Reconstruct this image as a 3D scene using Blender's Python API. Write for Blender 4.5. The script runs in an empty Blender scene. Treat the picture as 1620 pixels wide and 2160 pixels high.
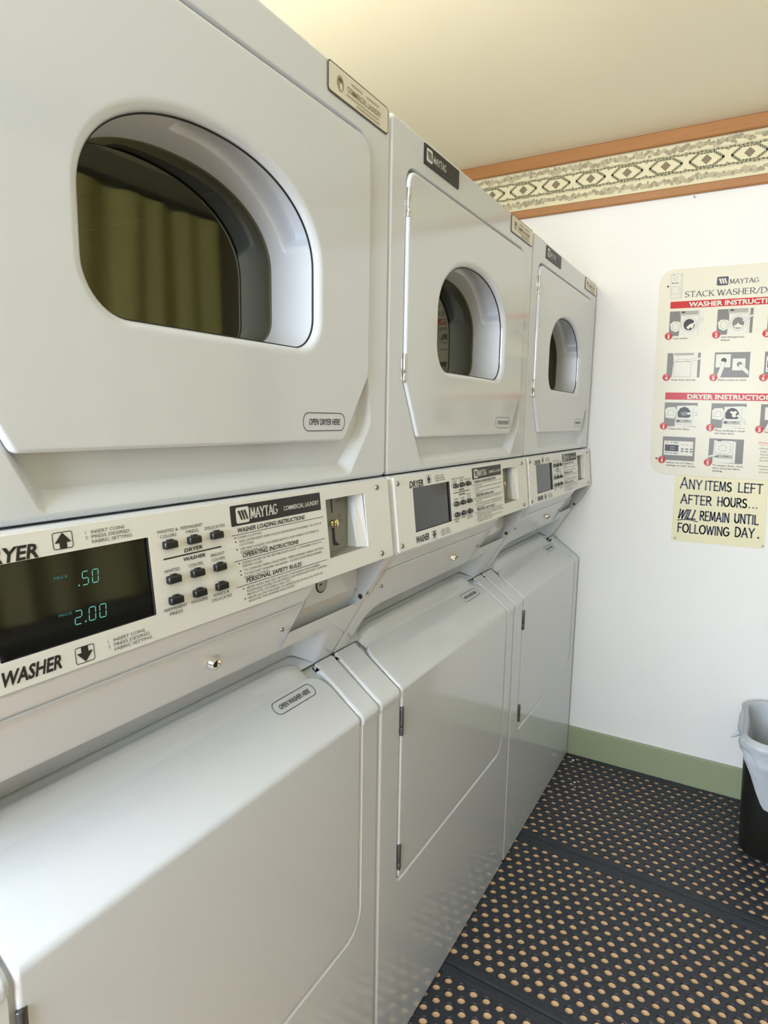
import bpy, math, random
from math import sin, cos, pi, sqrt, radians, atan2
from mathutils import Vector, Matrix
from mathutils.geometry import tessellate_polygon

random.seed(11)
SC = bpy.context.scene
COL = SC.collection

# ------------------------------------------------------------------ camera
FZ = -0.015                      # floor height
YB = 2.28                        # back wall
CZ = 2.290                       # ceiling
XR = 1.50                        # right wall
XL = -0.80                       # wall behind the machines
YF = -1.60                       # wall behind the camera
cam_d = bpy.data.cameras.new('camera')
cam = bpy.data.objects.new('camera', cam_d)
COL.objects.link(cam)
YAW, PITCH, ROLL, FPX = -0.5256065, -0.1465434, 0.0155324, 1346.243
fwd = Vector((sin(YAW) * cos(PITCH), cos(YAW) * cos(PITCH), sin(PITCH)))
rt0 = Vector((cos(YAW), -sin(YAW), 0))
up0 = rt0.cross(fwd)
rt = rt0 * cos(ROLL) + up0 * sin(ROLL)
up = up0 * cos(ROLL) - rt0 * sin(ROLL)
M = Matrix((rt, up, -fwd)).transposed().to_4x4()
M.translation = Vector((0.5588, -0.2026, 1.3195))
cam.matrix_world = M
cam_d.sensor_fit = 'VERTICAL'
cam_d.sensor_height = 24.0
cam_d.lens = 24.0 * FPX / 2160.0
cam_d.clip_start = 0.02
SC.camera = cam

# ------------------------------------------------------------------ world, exposure, daylight
SC.view_settings.view_transform = 'Standard'
SC.view_settings.look = 'None'
SC.view_settings.gamma = 1.0
SC.view_settings.exposure = 0.46
SC.view_settings.use_curve_mapping = False
SC.cycles.use_denoising = True
SC.cycles.max_bounces = 10
SC.cycles.diffuse_bounces = 6
world = bpy.data.worlds.new('daylight')
SC.world = world
world.use_nodes = True
world.node_tree.nodes['Background'].inputs[0].default_value = (0.62, 0.78, 1.0, 1)
world.node_tree.nodes['Background'].inputs[1].default_value = 1.0


def area(name, loc, rot, sx, sy, power, color):
    d = bpy.data.lights.new(name, 'AREA')
    d.shape = 'RECTANGLE'
    d.size, d.size_y, d.energy, d.color = sx, sy, power, color
    o = bpy.data.objects.new(name, d)
    o.location = loc
    o.rotation_euler = rot
    COL.objects.link(o)
    return o


# daylight coming in through the window behind the camera
DX0, DX1, DZ0, DZ1 = -0.55, 0.60, 0.95, 2.08
area('window_daylight', ((DX0 + DX1) / 2, YF - 0.30, 1.60), (radians(84), 0, 0), 1.25, 1.25, 120.0, (0.78, 0.88, 1.0))


# ------------------------------------------------------------------ materials
def mat(name, col, rough=0.5, metal=0.0, spec=0.5, bump=None, noise=None, coat=0.0, emit=None):
    m = bpy.data.materials.new(name)
    m.use_nodes = True
    nt = m.node_tree
    b = nt.nodes['Principled BSDF']
    b.inputs['Base Color'].default_value = (*col, 1)
    b.inputs['Roughness'].default_value = rough
    b.inputs['Metallic'].default_value = metal
    b.inputs['Specular IOR Level'].default_value = spec
    b.inputs['Coat Weight'].default_value = coat
    if emit:
        b.inputs['Emission Color'].default_value = (*emit[0], 1)
        b.inputs['Emission Strength'].default_value = emit[1]
    tc = None
    if bump or noise:
        tc = nt.nodes.new('ShaderNodeTexCoord')
    if bump:
        n = nt.nodes.new('ShaderNodeTexNoise')
        n.inputs['Scale'].default_value = bump[0]
        n.inputs['Detail'].default_value = 3
        nt.links.new(tc.outputs['Object'], n.inputs['Vector'])
        bp = nt.nodes.new('ShaderNodeBump')
        bp.inputs['Strength'].default_value = bump[1]
        bp.inputs['Distance'].default_value = 0.002
        nt.links.new(n.outputs['Fac'], bp.inputs['Height'])
        nt.links.new(bp.outputs['Normal'], b.inputs['Normal'])
    if noise:                                    # (scale, second colour, stretch)
        n = nt.nodes.new('ShaderNodeTexNoise')
        n.inputs['Scale'].default_value = noise[0]
        n.inputs['Detail'].default_value = 5
        mp = nt.nodes.new('ShaderNodeMapping')
        mp.inputs['Scale'].default_value = noise[2] if len(noise) > 2 else (1, 1, 1)
        nt.links.new(tc.outputs['Object'], mp.inputs['Vector'])
        nt.links.new(mp.outputs['Vector'], n.inputs['Vector'])
        mx = nt.nodes.new('ShaderNodeMix')
        mx.data_type = 'RGBA'
        mx.inputs['A'].default_value = (*col, 1)
        mx.inputs['B'].default_value = (*noise[1], 1)
        nt.links.new(n.outputs['Fac'], mx.inputs['Factor'])
        nt.links.new(mx.outputs['Result'], b.inputs['Base Color'])
    return m


def glass_mat(name, tint, refl):
    m = bpy.data.materials.new(name)
    m.use_nodes = True
    nt = m.node_tree
    nt.nodes.clear()
    out = nt.nodes.new('ShaderNodeOutputMaterial')
    mix = nt.nodes.new('ShaderNodeMixShader')
    tr = nt.nodes.new('ShaderNodeBsdfTransparent')
    tr.inputs['Color'].default_value = (*tint, 1)
    gl = nt.nodes.new('ShaderNodeBsdfGlossy')
    gl.inputs['Color'].default_value = (0.95, 0.92, 0.70, 1)
    gl.inputs['Roughness'].default_value = 0.03
    mix.inputs[0].default_value = refl
    nt.links.new(tr.outputs[0], mix.inputs[1])
    nt.links.new(gl.outputs[0], mix.inputs[2])
    nt.links.new(mix.outputs[0], out.inputs[0])
    return m


PAINT = mat('white_enamel', (0.650, 0.678, 0.725), 0.10, spec=0.85, bump=(420, 0.022))
PLASTIC = mat('white_plastic', (0.63, 0.65, 0.69), 0.32)
DARKGAP = mat('black_rubber', (0.012, 0.011, 0.010), 0.6)
GLASS = glass_mat('smoked_glass', (0.42, 0.40, 0.25), 0.125)
DRUM = mat('drum_metal', (0.16, 0.15, 0.11), 0.4, metal=0.6)
ALU = mat('cream_aluminium', (0.80, 0.795, 0.785), 0.36, metal=0.2, noise=(6, (0.84, 0.835, 0.82), (40, 1, 60)))
INK = mat('black_ink', (0.018, 0.016, 0.016), 0.45)
GREYINK = mat('grey_ink', (0.10, 0.092, 0.085), 0.5)
WHITEINK = mat('white_ink', (0.72, 0.72, 0.69), 0.45)
DISPLAY = mat('black_display', (0.006, 0.006, 0.005), 0.05, spec=0.55)
DIGIT = mat('lit_digit', (0.02, 0.06, 0.05), 0.4, emit=((0.16, 0.55, 0.47), 0.62))
DIGITDIM = mat('lit_legend', (0.02, 0.04, 0.035), 0.4, emit=((0.10, 0.45, 0.40), 0.28))
BUTTON = mat('black_button', (0.010, 0.010, 0.010), 0.28)
CHROME = mat('chrome', (0.78, 0.77, 0.74), 0.16, metal=1.0)
BRIGHT = mat('bright_steel', (0.80, 0.80, 0.82), 0.35, metal=0.3)
COINPLATE = mat('brushed_coin_plate', (0.27, 0.26, 0.24), 0.45, metal=0.2)
SCREWSTEEL = mat('screw_steel', (0.34, 0.33, 0.31), 0.28, metal=1.0)
BRASS = mat('brass', (0.80, 0.66, 0.38), 0.2, metal=1.0)
GREYSTEEL = mat('grey_steel', (0.42, 0.44, 0.45), 0.45, metal=0.2)
HINGEGREY = mat('dark_hinge', (0.10, 0.105, 0.105), 0.35, metal=0.6)
PLATEWHITE = mat('cream_label', (0.74, 0.70, 0.60), 0.3)
PLATEEDGE = mat('brown_label_edge', (0.10, 0.075, 0.055), 0.4)
WALL = mat('white_wall', (0.80, 0.785, 0.76), 0.75, bump=(35, 0.12))
WALLREAR = mat('tan_wall', (0.25, 0.235, 0.185), 0.8)
CURTAIN = mat('olive_curtain', (0.60, 0.56, 0.27), 0.9, noise=(9, (0.48, 0.45, 0.20), (1, 6, .3)))
CEIL = mat('cream_ceiling', (0.86, 0.80, 0.63), 0.9, bump=(60, 0.15))
FLOOR = mat('tan_floor', (0.80, 0.52, 0.29), 0.45, noise=(30, (0.88, 0.60, 0.36)))
RUBBER = mat('black_rubber_mat', (0.016, 0.018, 0.024), 0.48, spec=0.45, noise=(70, (0.032, 0.036, 0.046)), bump=(300, 0.3))
OAK = mat('oak_trim', (0.41, 0.190, 0.062), 0.42, noise=(7, (0.32, 0.135, 0.04), (1, 1, 14)))
GREEN = mat('sage_green_paint', (0.29, 0.325, 0.20), 0.42, bump=(40, 0.05))
PAPER = mat('cream_wallpaper', (0.70, 0.64, 0.43), 0.7)
TAUPE = mat('taupe_print', (0.34, 0.29, 0.19), 0.7)
LEAF = mat('light_leaf_print', (0.45, 0.405, 0.27), 0.7)
OLIVE = mat('olive_print', (0.29, 0.27, 0.16), 0.7)
BROWN = mat('brown_print', (0.22, 0.175, 0.11), 0.7)
POSTER = mat('poster_cream', (0.73, 0.69, 0.58), 0.22, spec=0.10)
RED = mat('poster_red', (0.52, 0.030, 0.028), 0.22, spec=0.10)
REDTEXT = mat('poster_red_text', (0.55, 0.08, 0.07), 0.3)
PICGREY = mat('poster_grey', (0.20, 0.19, 0.175), 0.22, spec=0.10)
PICDARK = mat('poster_dark', (0.040, 0.036, 0.036), 0.22, spec=0.10)
PICLIGHT = mat('poster_light', (0.70, 0.68, 0.60), 0.22, spec=0.10)
PICMID = mat('poster_mid_grey', (0.38, 0.365, 0.33), 0.22, spec=0.10)
SIGN = mat('sign_cream', (0.72, 0.66, 0.43), 0.45)
SIGNINK = mat('sign_ink', (0.008, 0.008, 0.030), 0.4)
BINBLACK = mat('bin_black', (0.010, 0.010, 0.009), 0.4)
LINT = mat('white_lint', (0.8, 0.82, 0.85), 0.8)


def bag_mat():
    m = mat('bag_film', (0.72, 0.77, 0.83), 0.35)
    nt = m.node_tree
    b = nt.nodes['Principled BSDF']
    out = nt.nodes['Material Output']
    tl = nt.nodes.new('ShaderNodeBsdfTranslucent')
    tl.inputs[0].default_value = (0.7, 0.76, 0.84, 1)
    tr = nt.nodes.new('ShaderNodeBsdfTransparent')
    m1 = nt.nodes.new('ShaderNodeMixShader')
    m1.inputs[0].default_value = 0.3
    m2 = nt.nodes.new('ShaderNodeMixShader')
    m2.inputs[0].default_value = 0.16
    nt.links.new(b.outputs[0], m1.inputs[1])
    nt.links.new(tl.outputs[0], m1.inputs[2])
    nt.links.new(m1.outputs[0], m2.inputs[1])
    nt.links.new(tr.outputs[0], m2.inputs[2])
    nt.links.new(m2.outputs[0], out.inputs[0])
    return m


BAG = bag_mat()


# ------------------------------------------------------------------ mesh helpers
class MB:
    """collects geometry, then links it as ONE mesh object"""

    def __init__(self):
        self.v, self.f, self.m, self.s, self.mats = [], [], [], [], []

    def mi(self, m):
        if m not in self.mats:
            self.mats.append(m)
        return self.mats.index(m)

    def add(self, vs, fs, m, smooth=False):
        o = len(self.v)
        k = self.mi(m)
        self.v += [tuple(p) for p in vs]
        for f in fs:
            self.f.append(tuple(i + o for i in f))
            self.m.append(k)
            self.s.append(smooth)

    def build(self, name, parent=None, sharp=None):
        me = bpy.data.meshes.new(name)
        me.from_pydata(self.v, [], self.f)
        for m in self.mats:
            me.materials.append(m)
        me.polygons.foreach_set('material_index', self.m)
        me.polygons.foreach_set('use_smooth', self.s)
        if sharp:
            me.set_sharp_from_angle(angle=radians(sharp))
        me.update()
        o = bpy.data.objects.new(name, me)
        COL.objects.link(o)
        if parent is not None:
            o.parent = parent
        return o

    # ---- shapes
    def loft(self, rings, m, closed=True, smooth=True, flip=False):
        n = len(rings[0])
        vs = [p for r in rings for p in r]
        fs = []
        for k in range(len(rings) - 1):
            for i in range(n if closed else n - 1):
                j = (i + 1) % n
                q = (k * n + i, k * n + j, (k + 1) * n + j, (k + 1) * n + i)
                fs.append(q[::-1] if flip else q)
        self.add(vs, fs, m, smooth)

    def cap(self, loops, m, flip=False):
        """flat plate: loops[0] outline, the others holes (3D points on one plane)"""
        vs = [Vector(p) for l in loops for p in l]
        tris = tessellate_polygon([[Vector(p) for p in l] for l in loops])
        nrm = Vector((0, 0, 0))
        l0 = [Vector(p) for p in loops[0]]
        for i in range(len(l0)):
            nrm += l0[i].cross(l0[(i + 1) % len(l0)])
        fs = []
        for t in tris:
            a, b, c = (vs[i] for i in t)
            ok = (b - a).cross(c - a).dot(nrm) > 0
            if ok == flip:
                t = (t[0], t[2], t[1])
            fs.append(tuple(t))
        self.add(vs, fs, m, False)

    def box(self, a, b, m):
        x0, y0, z0 = a
        x1, y1, z1 = b
        vs = [(x0, y0, z0), (x1, y0, z0), (x1, y1, z0), (x0, y1, z0), (x0, y0, z1), (x1, y0, z1), (x1, y1, z1), (x0, y1, z1)]
        fs = [(0, 3, 2, 1), (4, 5, 6, 7), (0, 1, 5, 4), (1, 2, 6, 5), (2, 3, 7, 6), (3, 0, 4, 7)]
        self.add(vs, fs, m)

    def bevbox(self, a, b, m, r=0.003):
        """box with chamfered edges"""
        c = [(a[i] + b[i]) / 2 for i in range(3)]
        h = [(b[i] - a[i]) / 2 for i in range(3)]
        vs, idx = [], {}
        for sx in (-1, 1):
            for sy in (-1, 1):
                for sz in (-1, 1):
                    for ax in range(3):
                        p = []
                        for k, s in enumerate((sx, sy, sz)):
                            p.append(c[k] + s * (h[k] if k == ax else h[k] - r))
                        idx[(sx, sy, sz, ax)] = len(vs)
                        vs.append(p)
        fs = []
        S = (-1, 1)
        for ax in range(3):
            o1, o2 = [k for k in range(3) if k != ax]
            for s in S:
                q = []
                for (u, w) in ((-1, -1), (1, -1), (1, 1), (-1, 1)):
                    t = [0, 0, 0]
                    t[ax], t[o1], t[o2] = s, u, w
                    q.append(idx[(*t, ax)])
                fs.append(q)
            for u in S:
                for w in S:
                    t0, t1 = [0, 0, 0], [0, 0, 0]
                    t0[ax], t1[ax] = -1, 1
                    for t in (t0, t1):
                        t[o1], t[o2] = u, w
                    fs.append([idx[(*t0, o1)], idx[(*t1, o1)], idx[(*t1, o2)], idx[(*t0, o2)]])
        for sx in S:
            for sy in S:
                for sz in S:
                    fs.append([idx[(sx, sy, sz, k)] for k in range(3)])
        C = Vector(c)
        out = []
        for f in fs:
            P = [Vector(vs[i]) for i in f]
            n = (P[1] - P[0]).cross(P[2] - P[0])
            out.append(f if n.dot(sum(P, Vector()) / len(P) - C) > 0 else f[::-1])
        self.add(vs, out, m)

    def lathe(self, base, axis, prof, m, n=20, smooth=True):
        """prof: list of (radius, height along axis)"""
        ax = Vector(axis).normalized()
        u = ax.orthogonal().normalized()
        w = ax.cross(u)
        B = Vector(base)
        rings = [[B + ax * h + (u * cos(2 * pi * i / n) + w * sin(2 * pi * i / n)) * max(r, 1e-5) for i in range(n)] for r, h in prof]
        self.loft(rings, m, True, smooth)

    def tube(self, pts, r, m, n=8):
        rings = []
        P = [Vector(p) for p in pts]
        for i, p in enumerate(P):
            d = (P[min(i + 1, len(P) - 1)] - P[max(i - 1, 0)]).normalized()
            u = d.orthogonal().normalized()
            w = d.cross(u)
            rings.append([p + (u * cos(2 * pi * k / n) + w * sin(2 * pi * k / n)) * r for k in range(n)])
        self.loft(rings, m)
        self.cap([rings[0]], m, True)
        self.cap([rings[-1]], m)


def empty(name, loc=(0, 0, 0)):
    o = bpy.data.objects.new(name, None)
    o.location = loc
    o.empty_display_size = 0.1
    COL.objects.link(o)
    return o


def tag(o, label=None, cat=None, group=None, kind=None):
    for k, v in (('label', label), ('category', cat), ('group', group), ('kind', kind)):
        if v:
            o[k] = v
    return o


def copy_tree(o, parent=None):
    c = o.copy()
    COL.objects.link(c)
    if parent is not None:
        c.parent = parent
    for ch in list(o.children):
        copy_tree(ch, c)
    return c


# ---- 2D outlines
def round_poly(pts, rad, n=8):
    """CCW polygon with rounded corners; rad is one radius or one per corner"""
    out = []
    N = len(pts)
    for i in range(N):
        p = Vector(pts[i])
        a = (Vector(pts[i - 1]) - p)
        b = (Vector(pts[(i + 1) % N]) - p)
        r = rad if isinstance(rad, (int, float)) else rad[i]
        ua, ub = a.normalized(), b.normalized()
        half = ua.angle(ub) / 2
        if r < 1e-5:
            out.append(tuple(p))
            continue
        d = r / math.tan(half)
        c = p + (ua + ub).normalized() * (r / sin(half))
        p0, p1 = p + ua * d - c, p + ub * d - c
        a0 = atan2(p0.y, p0.x)
        da = (atan2(p1.y, p1.x) - a0 + pi) % (2 * pi) - pi
        for k in range(n + 1):
            t = a0 + da * k / n
            out.append((c.x + r * cos(t), c.y + r * sin(t)))
    return out


def rrect(x0, y0, x1, y1, r, n=6):
    return round_poly([(x0, y0), (x1, y0), (x1, y1), (x0, y1)], r, n)


def offset(poly, d):
    """inward offset (CCW); negative d grows the outline"""
    N = len(poly)
    out = []
    for i in range(N):
        p = Vector(poly[i])
        e0 = (p - Vector(poly[i - 1]))
        e1 = (Vector(poly[(i + 1) % N]) - p)
        e0 = e0.normalized() if e0.length > 1e-9 else e1.normalized()
        e1 = e1.normalized() if e1.length > 1e-9 else e0
        n0, n1 = Vector((-e0.y, e0.x)), Vector((-e1.y, e1.x))
        m = n0 + n1
        m = m.normalized() if m.length > 1e-6 else n0
        out.append(tuple(p + m * (d / max(m.dot(n0), 0.5))))
    return out


def X(poly, x):
    return [(x, p[0], p[1]) for p in poly]


# ---- lettering
_tc = {}


def text_mesh(s, bold=0.0):
    k = (s, bold)
    if k not in _tc:
        cu = bpy.data.curves.new('t', 'FONT')
        cu.body = s
        cu.size = 1.0
        cu.offset = bold
        cu.resolution_u = 2
        ob = bpy.data.objects.new('t', cu)
        COL.objects.link(ob)
        dg = bpy.context.evaluated_depsgraph_get()
        me = bpy.data.meshes.new_from_object(ob.evaluated_get(dg))
        vs = [(v.co.x, v.co.y) for v in me.vertices]
        fs = []
        for p in me.polygons:
            ix = list(p.vertices)
            a = sum(vs[ix[i]][0] * vs[ix[(i + 1) % len(ix)]][1] - vs[ix[(i + 1) % len(ix)]][0] * vs[ix[i]][1] for i in range(len(ix)))
            fs.append(ix if a > 0 else ix[::-1])
        bpy.data.objects.remove(ob)
        bpy.data.curves.remove(cu)
        bpy.data.meshes.remove(me)
        _tc[k] = (vs, fs)
    return _tc[k]


CAPH = 0.73


def text(mb, s, u, v, h, mp, m, width=None, bold=0.0, shear=0.0, lift=0.0004, center=False, right=False):
    """cap height h, baseline v, left edge u (or centred on u); mp maps (u, v, lift) to a point"""
    vs, fs = text_mesh(s, bold)
    if not vs:
        return
    x0, x1 = min(p[0] for p in vs), max(p[0] for p in vs)
    ky = h / CAPH
    kx = width / (x1 - x0) if width else ky
    w = (x1 - x0) * kx
    if center:
        u -= w / 2
    if right:
        u -= w
    mb.add([mp(u + (p[0] - x0) * kx + shear * p[1] * ky, v + p[1] * ky, lift) for p in vs], fs, m)


def flat(mb, poly, mp, m, lift=0.0003):
    mb.cap([[mp(p[0], p[1], lift) for p in poly]], m)


def ring(mb, poly, d, mp, m, lift=0.0003):
    a, b = poly, offset(poly, d)
    n = len(poly)
    mb.add([mp(*p, lift) for p in a] + [mp(*p, lift) for p in b], [(i, (i + 1) % n, n + (i + 1) % n, n + i) for i in range(n)], m)


def circle(cx, cy, r, n=20, ry=None):
    return [(cx + r * cos(2 * pi * i / n), cy + (ry or r) * sin(2 * pi * i / n)) for i in range(n)]


def stroke(mb, pts, w, mp, m, lift=0.0003, pen=None, round_=False):
    """a brushed or printed line; pen = angle of a broad nib"""
    for (a, b) in zip(pts[:-1], pts[1:]):
        d = Vector(b) - Vector(a)
        if d.length < 1e-9:
            continue
        d.normalize()
        ww = w
        if pen is not None:
            ww = w * (0.30 + 0.70 * abs(d.x * sin(pen) - d.y * cos(pen)))
        n = Vector((-d.y, d.x)) * ww / 2
        e = d * (ww * 0.15 if not round_ else 0)
        A, B = Vector(a) - e, Vector(b) + e
        mb.add([mp(*q, lift) for q in (A - n, B - n, B + n, A + n)], [(0, 1, 2, 3)], m)
    if round_:
        for p in pts:
            mb.add([mp(*q, lift) for q in circle(p[0], p[1], w / 2, 8)], [tuple(range(8))], m)


def arc(cx, cy, rx, ry, a0, a1, n=10):
    return [(cx + rx * cos(radians(a0 + (a1 - a0) * k / n)), cy + ry * sin(radians(a0 + (a1 - a0) * k / n))) for k in range(n + 1)]


GL = {   # letter: (width, strokes in a unit-high box)
    'A': (.76, [[(0, 0), (.38, 1)], [(.38, 1), (.76, 0)], [(.14, .33), (.62, .33)]]),
    'C': (.72, [arc(.40, .5, .40, .5, 45, 315, 14)]),
    'D': (.72, [[(.05, 0), (.05, 1)], [(.05, 1)] + arc(.25, .5, .47, .5, 90, -90, 12) + [(.05, 0)]]),
    'E': (.56, [[(.05, 0), (.05, 1)], [(.05, 1), (.55, 1)], [(.05, .52), (.48, .52)], [(.05, 0), (.56, 0)]]),
    'F': (.54, [[(.05, 0), (.05, 1)], [(.05, 1), (.54, 1)], [(.05, .52), (.45, .52)]]),
    'G': (.78, [arc(.40, .5, .40, .5, 45, 330, 14), [(.45, .45), (.78, .45), (.76, .2)]]),
    'H': (.70, [[(.05, 0), (.05, 1)], [(.65, 0), (.65, 1)], [(.05, .5), (.65, .5)]]),
    'I': (.14, [[(.07, 0), (.07, 1)]]),
    'K': (.66, [[(.05, 0), (.05, 1)], [(.06, .42), (.58, 1)], [(.22, .58), (.64, 0)]]),
    'L': (.54, [[(.05, 1), (.05, 0)], [(.05, 0), (.54, 0)]]),
    'M': (.88, [[(.04, 0), (.12, 1)], [(.12, 1), (.44, .12)], [(.44, .12), (.76, 1)], [(.76, 1), (.84, 0)]]),
    'N': (.70, [[(.05, 0), (.05, 1)], [(.05, 1), (.65, 0)], [(.65, 0), (.65, 1)]]),
    'O': (.82, [arc(.41, .5, .41, .5, 0, 360, 20)]),
    'R': (.64, [[(.05, 0), (.05, 1)], [(.05, 1)] + arc(.30, .75, .27, .25, 90, -90, 9) + [(.05, .5)], [(.25, .5), (.64, 0)]]),
    'S': (.56, [arc(.29, .74, .25, .25, 35, 265, 10) + arc(.27, .25, .27, .25, 85, -150, 11)]),
    'T': (.68, [[(.34, 0), (.34, 1)], [(0, 1), (.68, 1)]]),
    'U': (.68, [[(.05, 1)] + arc(.34, .32, .29, .32, 180, 360, 10) + [(.63, 1)]]),
    'W': (1.0, [[(0, 1), (.24, 0)], [(.24, 0), (.5, .9)], [(.5, .9), (.76, 0)], [(.76, 0), (1, 1)]]),
    'Y': (.70, [[(0, 1), (.35, .48)], [(.70, 1), (.35, .48)], [(.35, .48), (.35, 0)]]),
    '/': (.45, [[(0, -.08), (.45, 1.05)]]),
    '.': (.14, [[(.05, .03), (.09, .03)]]),
}
SERIF = {'A': [(0, 0), (.76, 0)], 'K': [(.05, 0), (.05, 1), (.58, 1), (.64, 0)], 'H': [(.05, 0), (.05, 1), (.65, 0), (.65, 1)],
         'M': [(.04, 0), (.12, 1), (.76, 1), (.84, 0)], 'Y': [(0, 1), (.7, 1), (.35, 0)], 'T': [(.34, 0)], 'W': [(0, 1), (.5, .95), (1, 1)],
         'R': [(.05, 0), (.05, 1), (.66, 0)], 'E': [(.05, 0), (.05, 1)], 'D': [(.05, 0), (.05, 1)]}


def glyphs(mb, s, u0, u1, v, h, mp, m, w, serif=False, shear=0.0, gap=0.16, lift=0.0004, pen=None, big_first=1.0):
    """hand-lettered or serif capitals spread from u0 to u1"""
    tot = 0
    for i, c in enumerate(s):
        tot += 0.34 if c == ' ' else GL[c][0] * (big_first if i == 0 else 1) + gap
    k = (u1 - u0) / (tot - gap)
    u = u0
    for i, c in enumerate(s):
        if c == ' ':
            u += 0.34 * k
            continue
        g = big_first if i == 0 else 1
        wd, ss = GL[c]
        T = lambda p: (u + p[0] * g * k + shear * p[1] * h * g, v + p[1] * h * g)
        for st in ss:
            stroke(mb, [T(p) for p in st], w, mp, m, lift, pen=pen, round_=pen is None)
        if serif:
            for p in SERIF.get(c, []):
                a = T(p)
                stroke(mb, [(a[0] - w * .75, a[1]), (a[0] + w * .75, a[1])], w * .38, mp, m, lift)
            if c == 'T':
                for q in ((0, 1), (.68, 1)):
                    a = T(q)
                    stroke(mb, [a, (a[0], a[1] - h * .2)], w * .4, mp, m, lift)
        u += (wd * g + gap) * k


# ------------------------------------------------------------------ the room
def structure(mb, name, **kw):
    return tag(mb.build(name, **kw), kind='structure')


b = MB(); b.box((XL, YF, FZ - .08), (XR, YB, FZ), FLOOR); structure(b, 'floor')
b = MB(); b.box((XL, YF, CZ), (XR, YB, CZ + .08), CEIL); structure(b, 'ceiling')
b = MB(); b.box((XL, YB, FZ), (XR, YB + .1, CZ), WALL); structure(b, 'wall_back')
b = MB(); b.box((XL - .1, YF, FZ), (XL, YB, CZ), WALL); structure(b, 'wall_left')
b = MB(); b.box((XR, YF, FZ), (XR + .1, YB, CZ), WALLREAR); structure(b, 'wall_right')
b = MB()
b.box((XL, YF - .1, FZ), (DX0, YF, CZ), WALL)
b.box((DX1, YF - .1, FZ), (XR, YF, CZ), WALL)
b.box((DX0, YF - .1, DZ1), (DX1, YF, CZ), WALL)
b.box((DX0, YF - .1, FZ), (DX1, YF, DZ0), WALL)
structure(b, 'wall_front')
b = MB()
b.bevbox((DX0 - .06, YF, DZ0 - .06), (DX0, YF + .02, DZ1 + .06), GREEN)
b.bevbox((DX1, YF, DZ0 - .06), (DX1 + .06, YF + .02, DZ1 + .06), GREEN)
b.bevbox((DX0, YF, DZ1), (DX1, YF + .02, DZ1 + .06), GREEN)
b.bevbox((DX0, YF, DZ0 - .06), (DX1, YF + .04, DZ0), GREEN)
structure(b, 'window_1')
DARKPANEL = mat('added_dark_panel', (0.085, 0.080, 0.070), 0.6)  # unseen dark panels, added to cut bounce light on the lower machine fronts
b = MB(); b.box((XR - .012, YF, .104), (XR, YB, .92), DARKPANEL); structure(b, 'added_panel_right')
b = MB(); b.box((XL, YF, FZ), (XR - .012, YF + .012, DZ0 - .06), DARKPANEL); structure(b, 'added_panel_front')
BX = -.30
b = MB(); b.bevbox((BX, YB - .014, FZ), (XR, YB, .104), GREEN, .003); structure(b, 'baseboard_back')
b = MB(); b.bevbox((XR - .014, YF, FZ), (XR, YB - .014, .104), GREEN, .003); structure(b, 'baseboard_right')
b = MB(); b.bevbox((XL, YB - .018, 2.246), (XR, YB, CZ), OAK, .003); structure(b, 'trim_2')
b = MB(); b.bevbox((XL, YB - .016, 2.076), (XR, YB, 2.105), OAK, .003); structure(b, 'trim_3')

# olive curtain on the aisle wall, seen only as a reflection in the dryer glass
rod = MB()
rod.tube([(XR - .05, .42, 2.17), (XR - .05, 2.05, 2.17)], .010, HINGEGREY, 10)
for y in (.5, 1.97):
    rod.tube([(XR, y, 2.17), (XR - .05, y, 2.17)], .006, HINGEGREY, 8)
cur = rod.build('curtain_rod')
tag(cur, 'thin grey curtain rod on the aisle wall opposite the dryers', 'curtain rod')
for ya, wd, zbot, lb in ((.68, 1.30, .98, 'wide olive green curtain hanging in folds on the aisle wall'), (.47, .15, .12, 'narrow long olive curtain beside the wide one on the aisle wall')):
    b = MB()
    nq = int(wd / .0095)
    rows = []
    for k in range(9):
        z = 2.150 - (2.150 - zbot) * k / 8
        rows.append([(XR - .05 + .022 * (.5 + .5 * k / 8) * sin(y_ * 37 + 1.6 * sin(y_ * 6) + .35 * k * sin(y_ * 3)) + .014 * sin(y_ * 19), ya + y_, z) for y_ in [wd * q / nq for q in range(nq + 1)]])
    b.loft(rows, CURTAIN, closed=False)
    tag(b.build('curtain'), lb, 'curtain', 'curtains on the aisle wall')
b = MB(); b.bevbox((XR - .05, .66, FZ), (XR, .80, .90), PLASTIC, .004); structure(b, 'trim_4')

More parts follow.
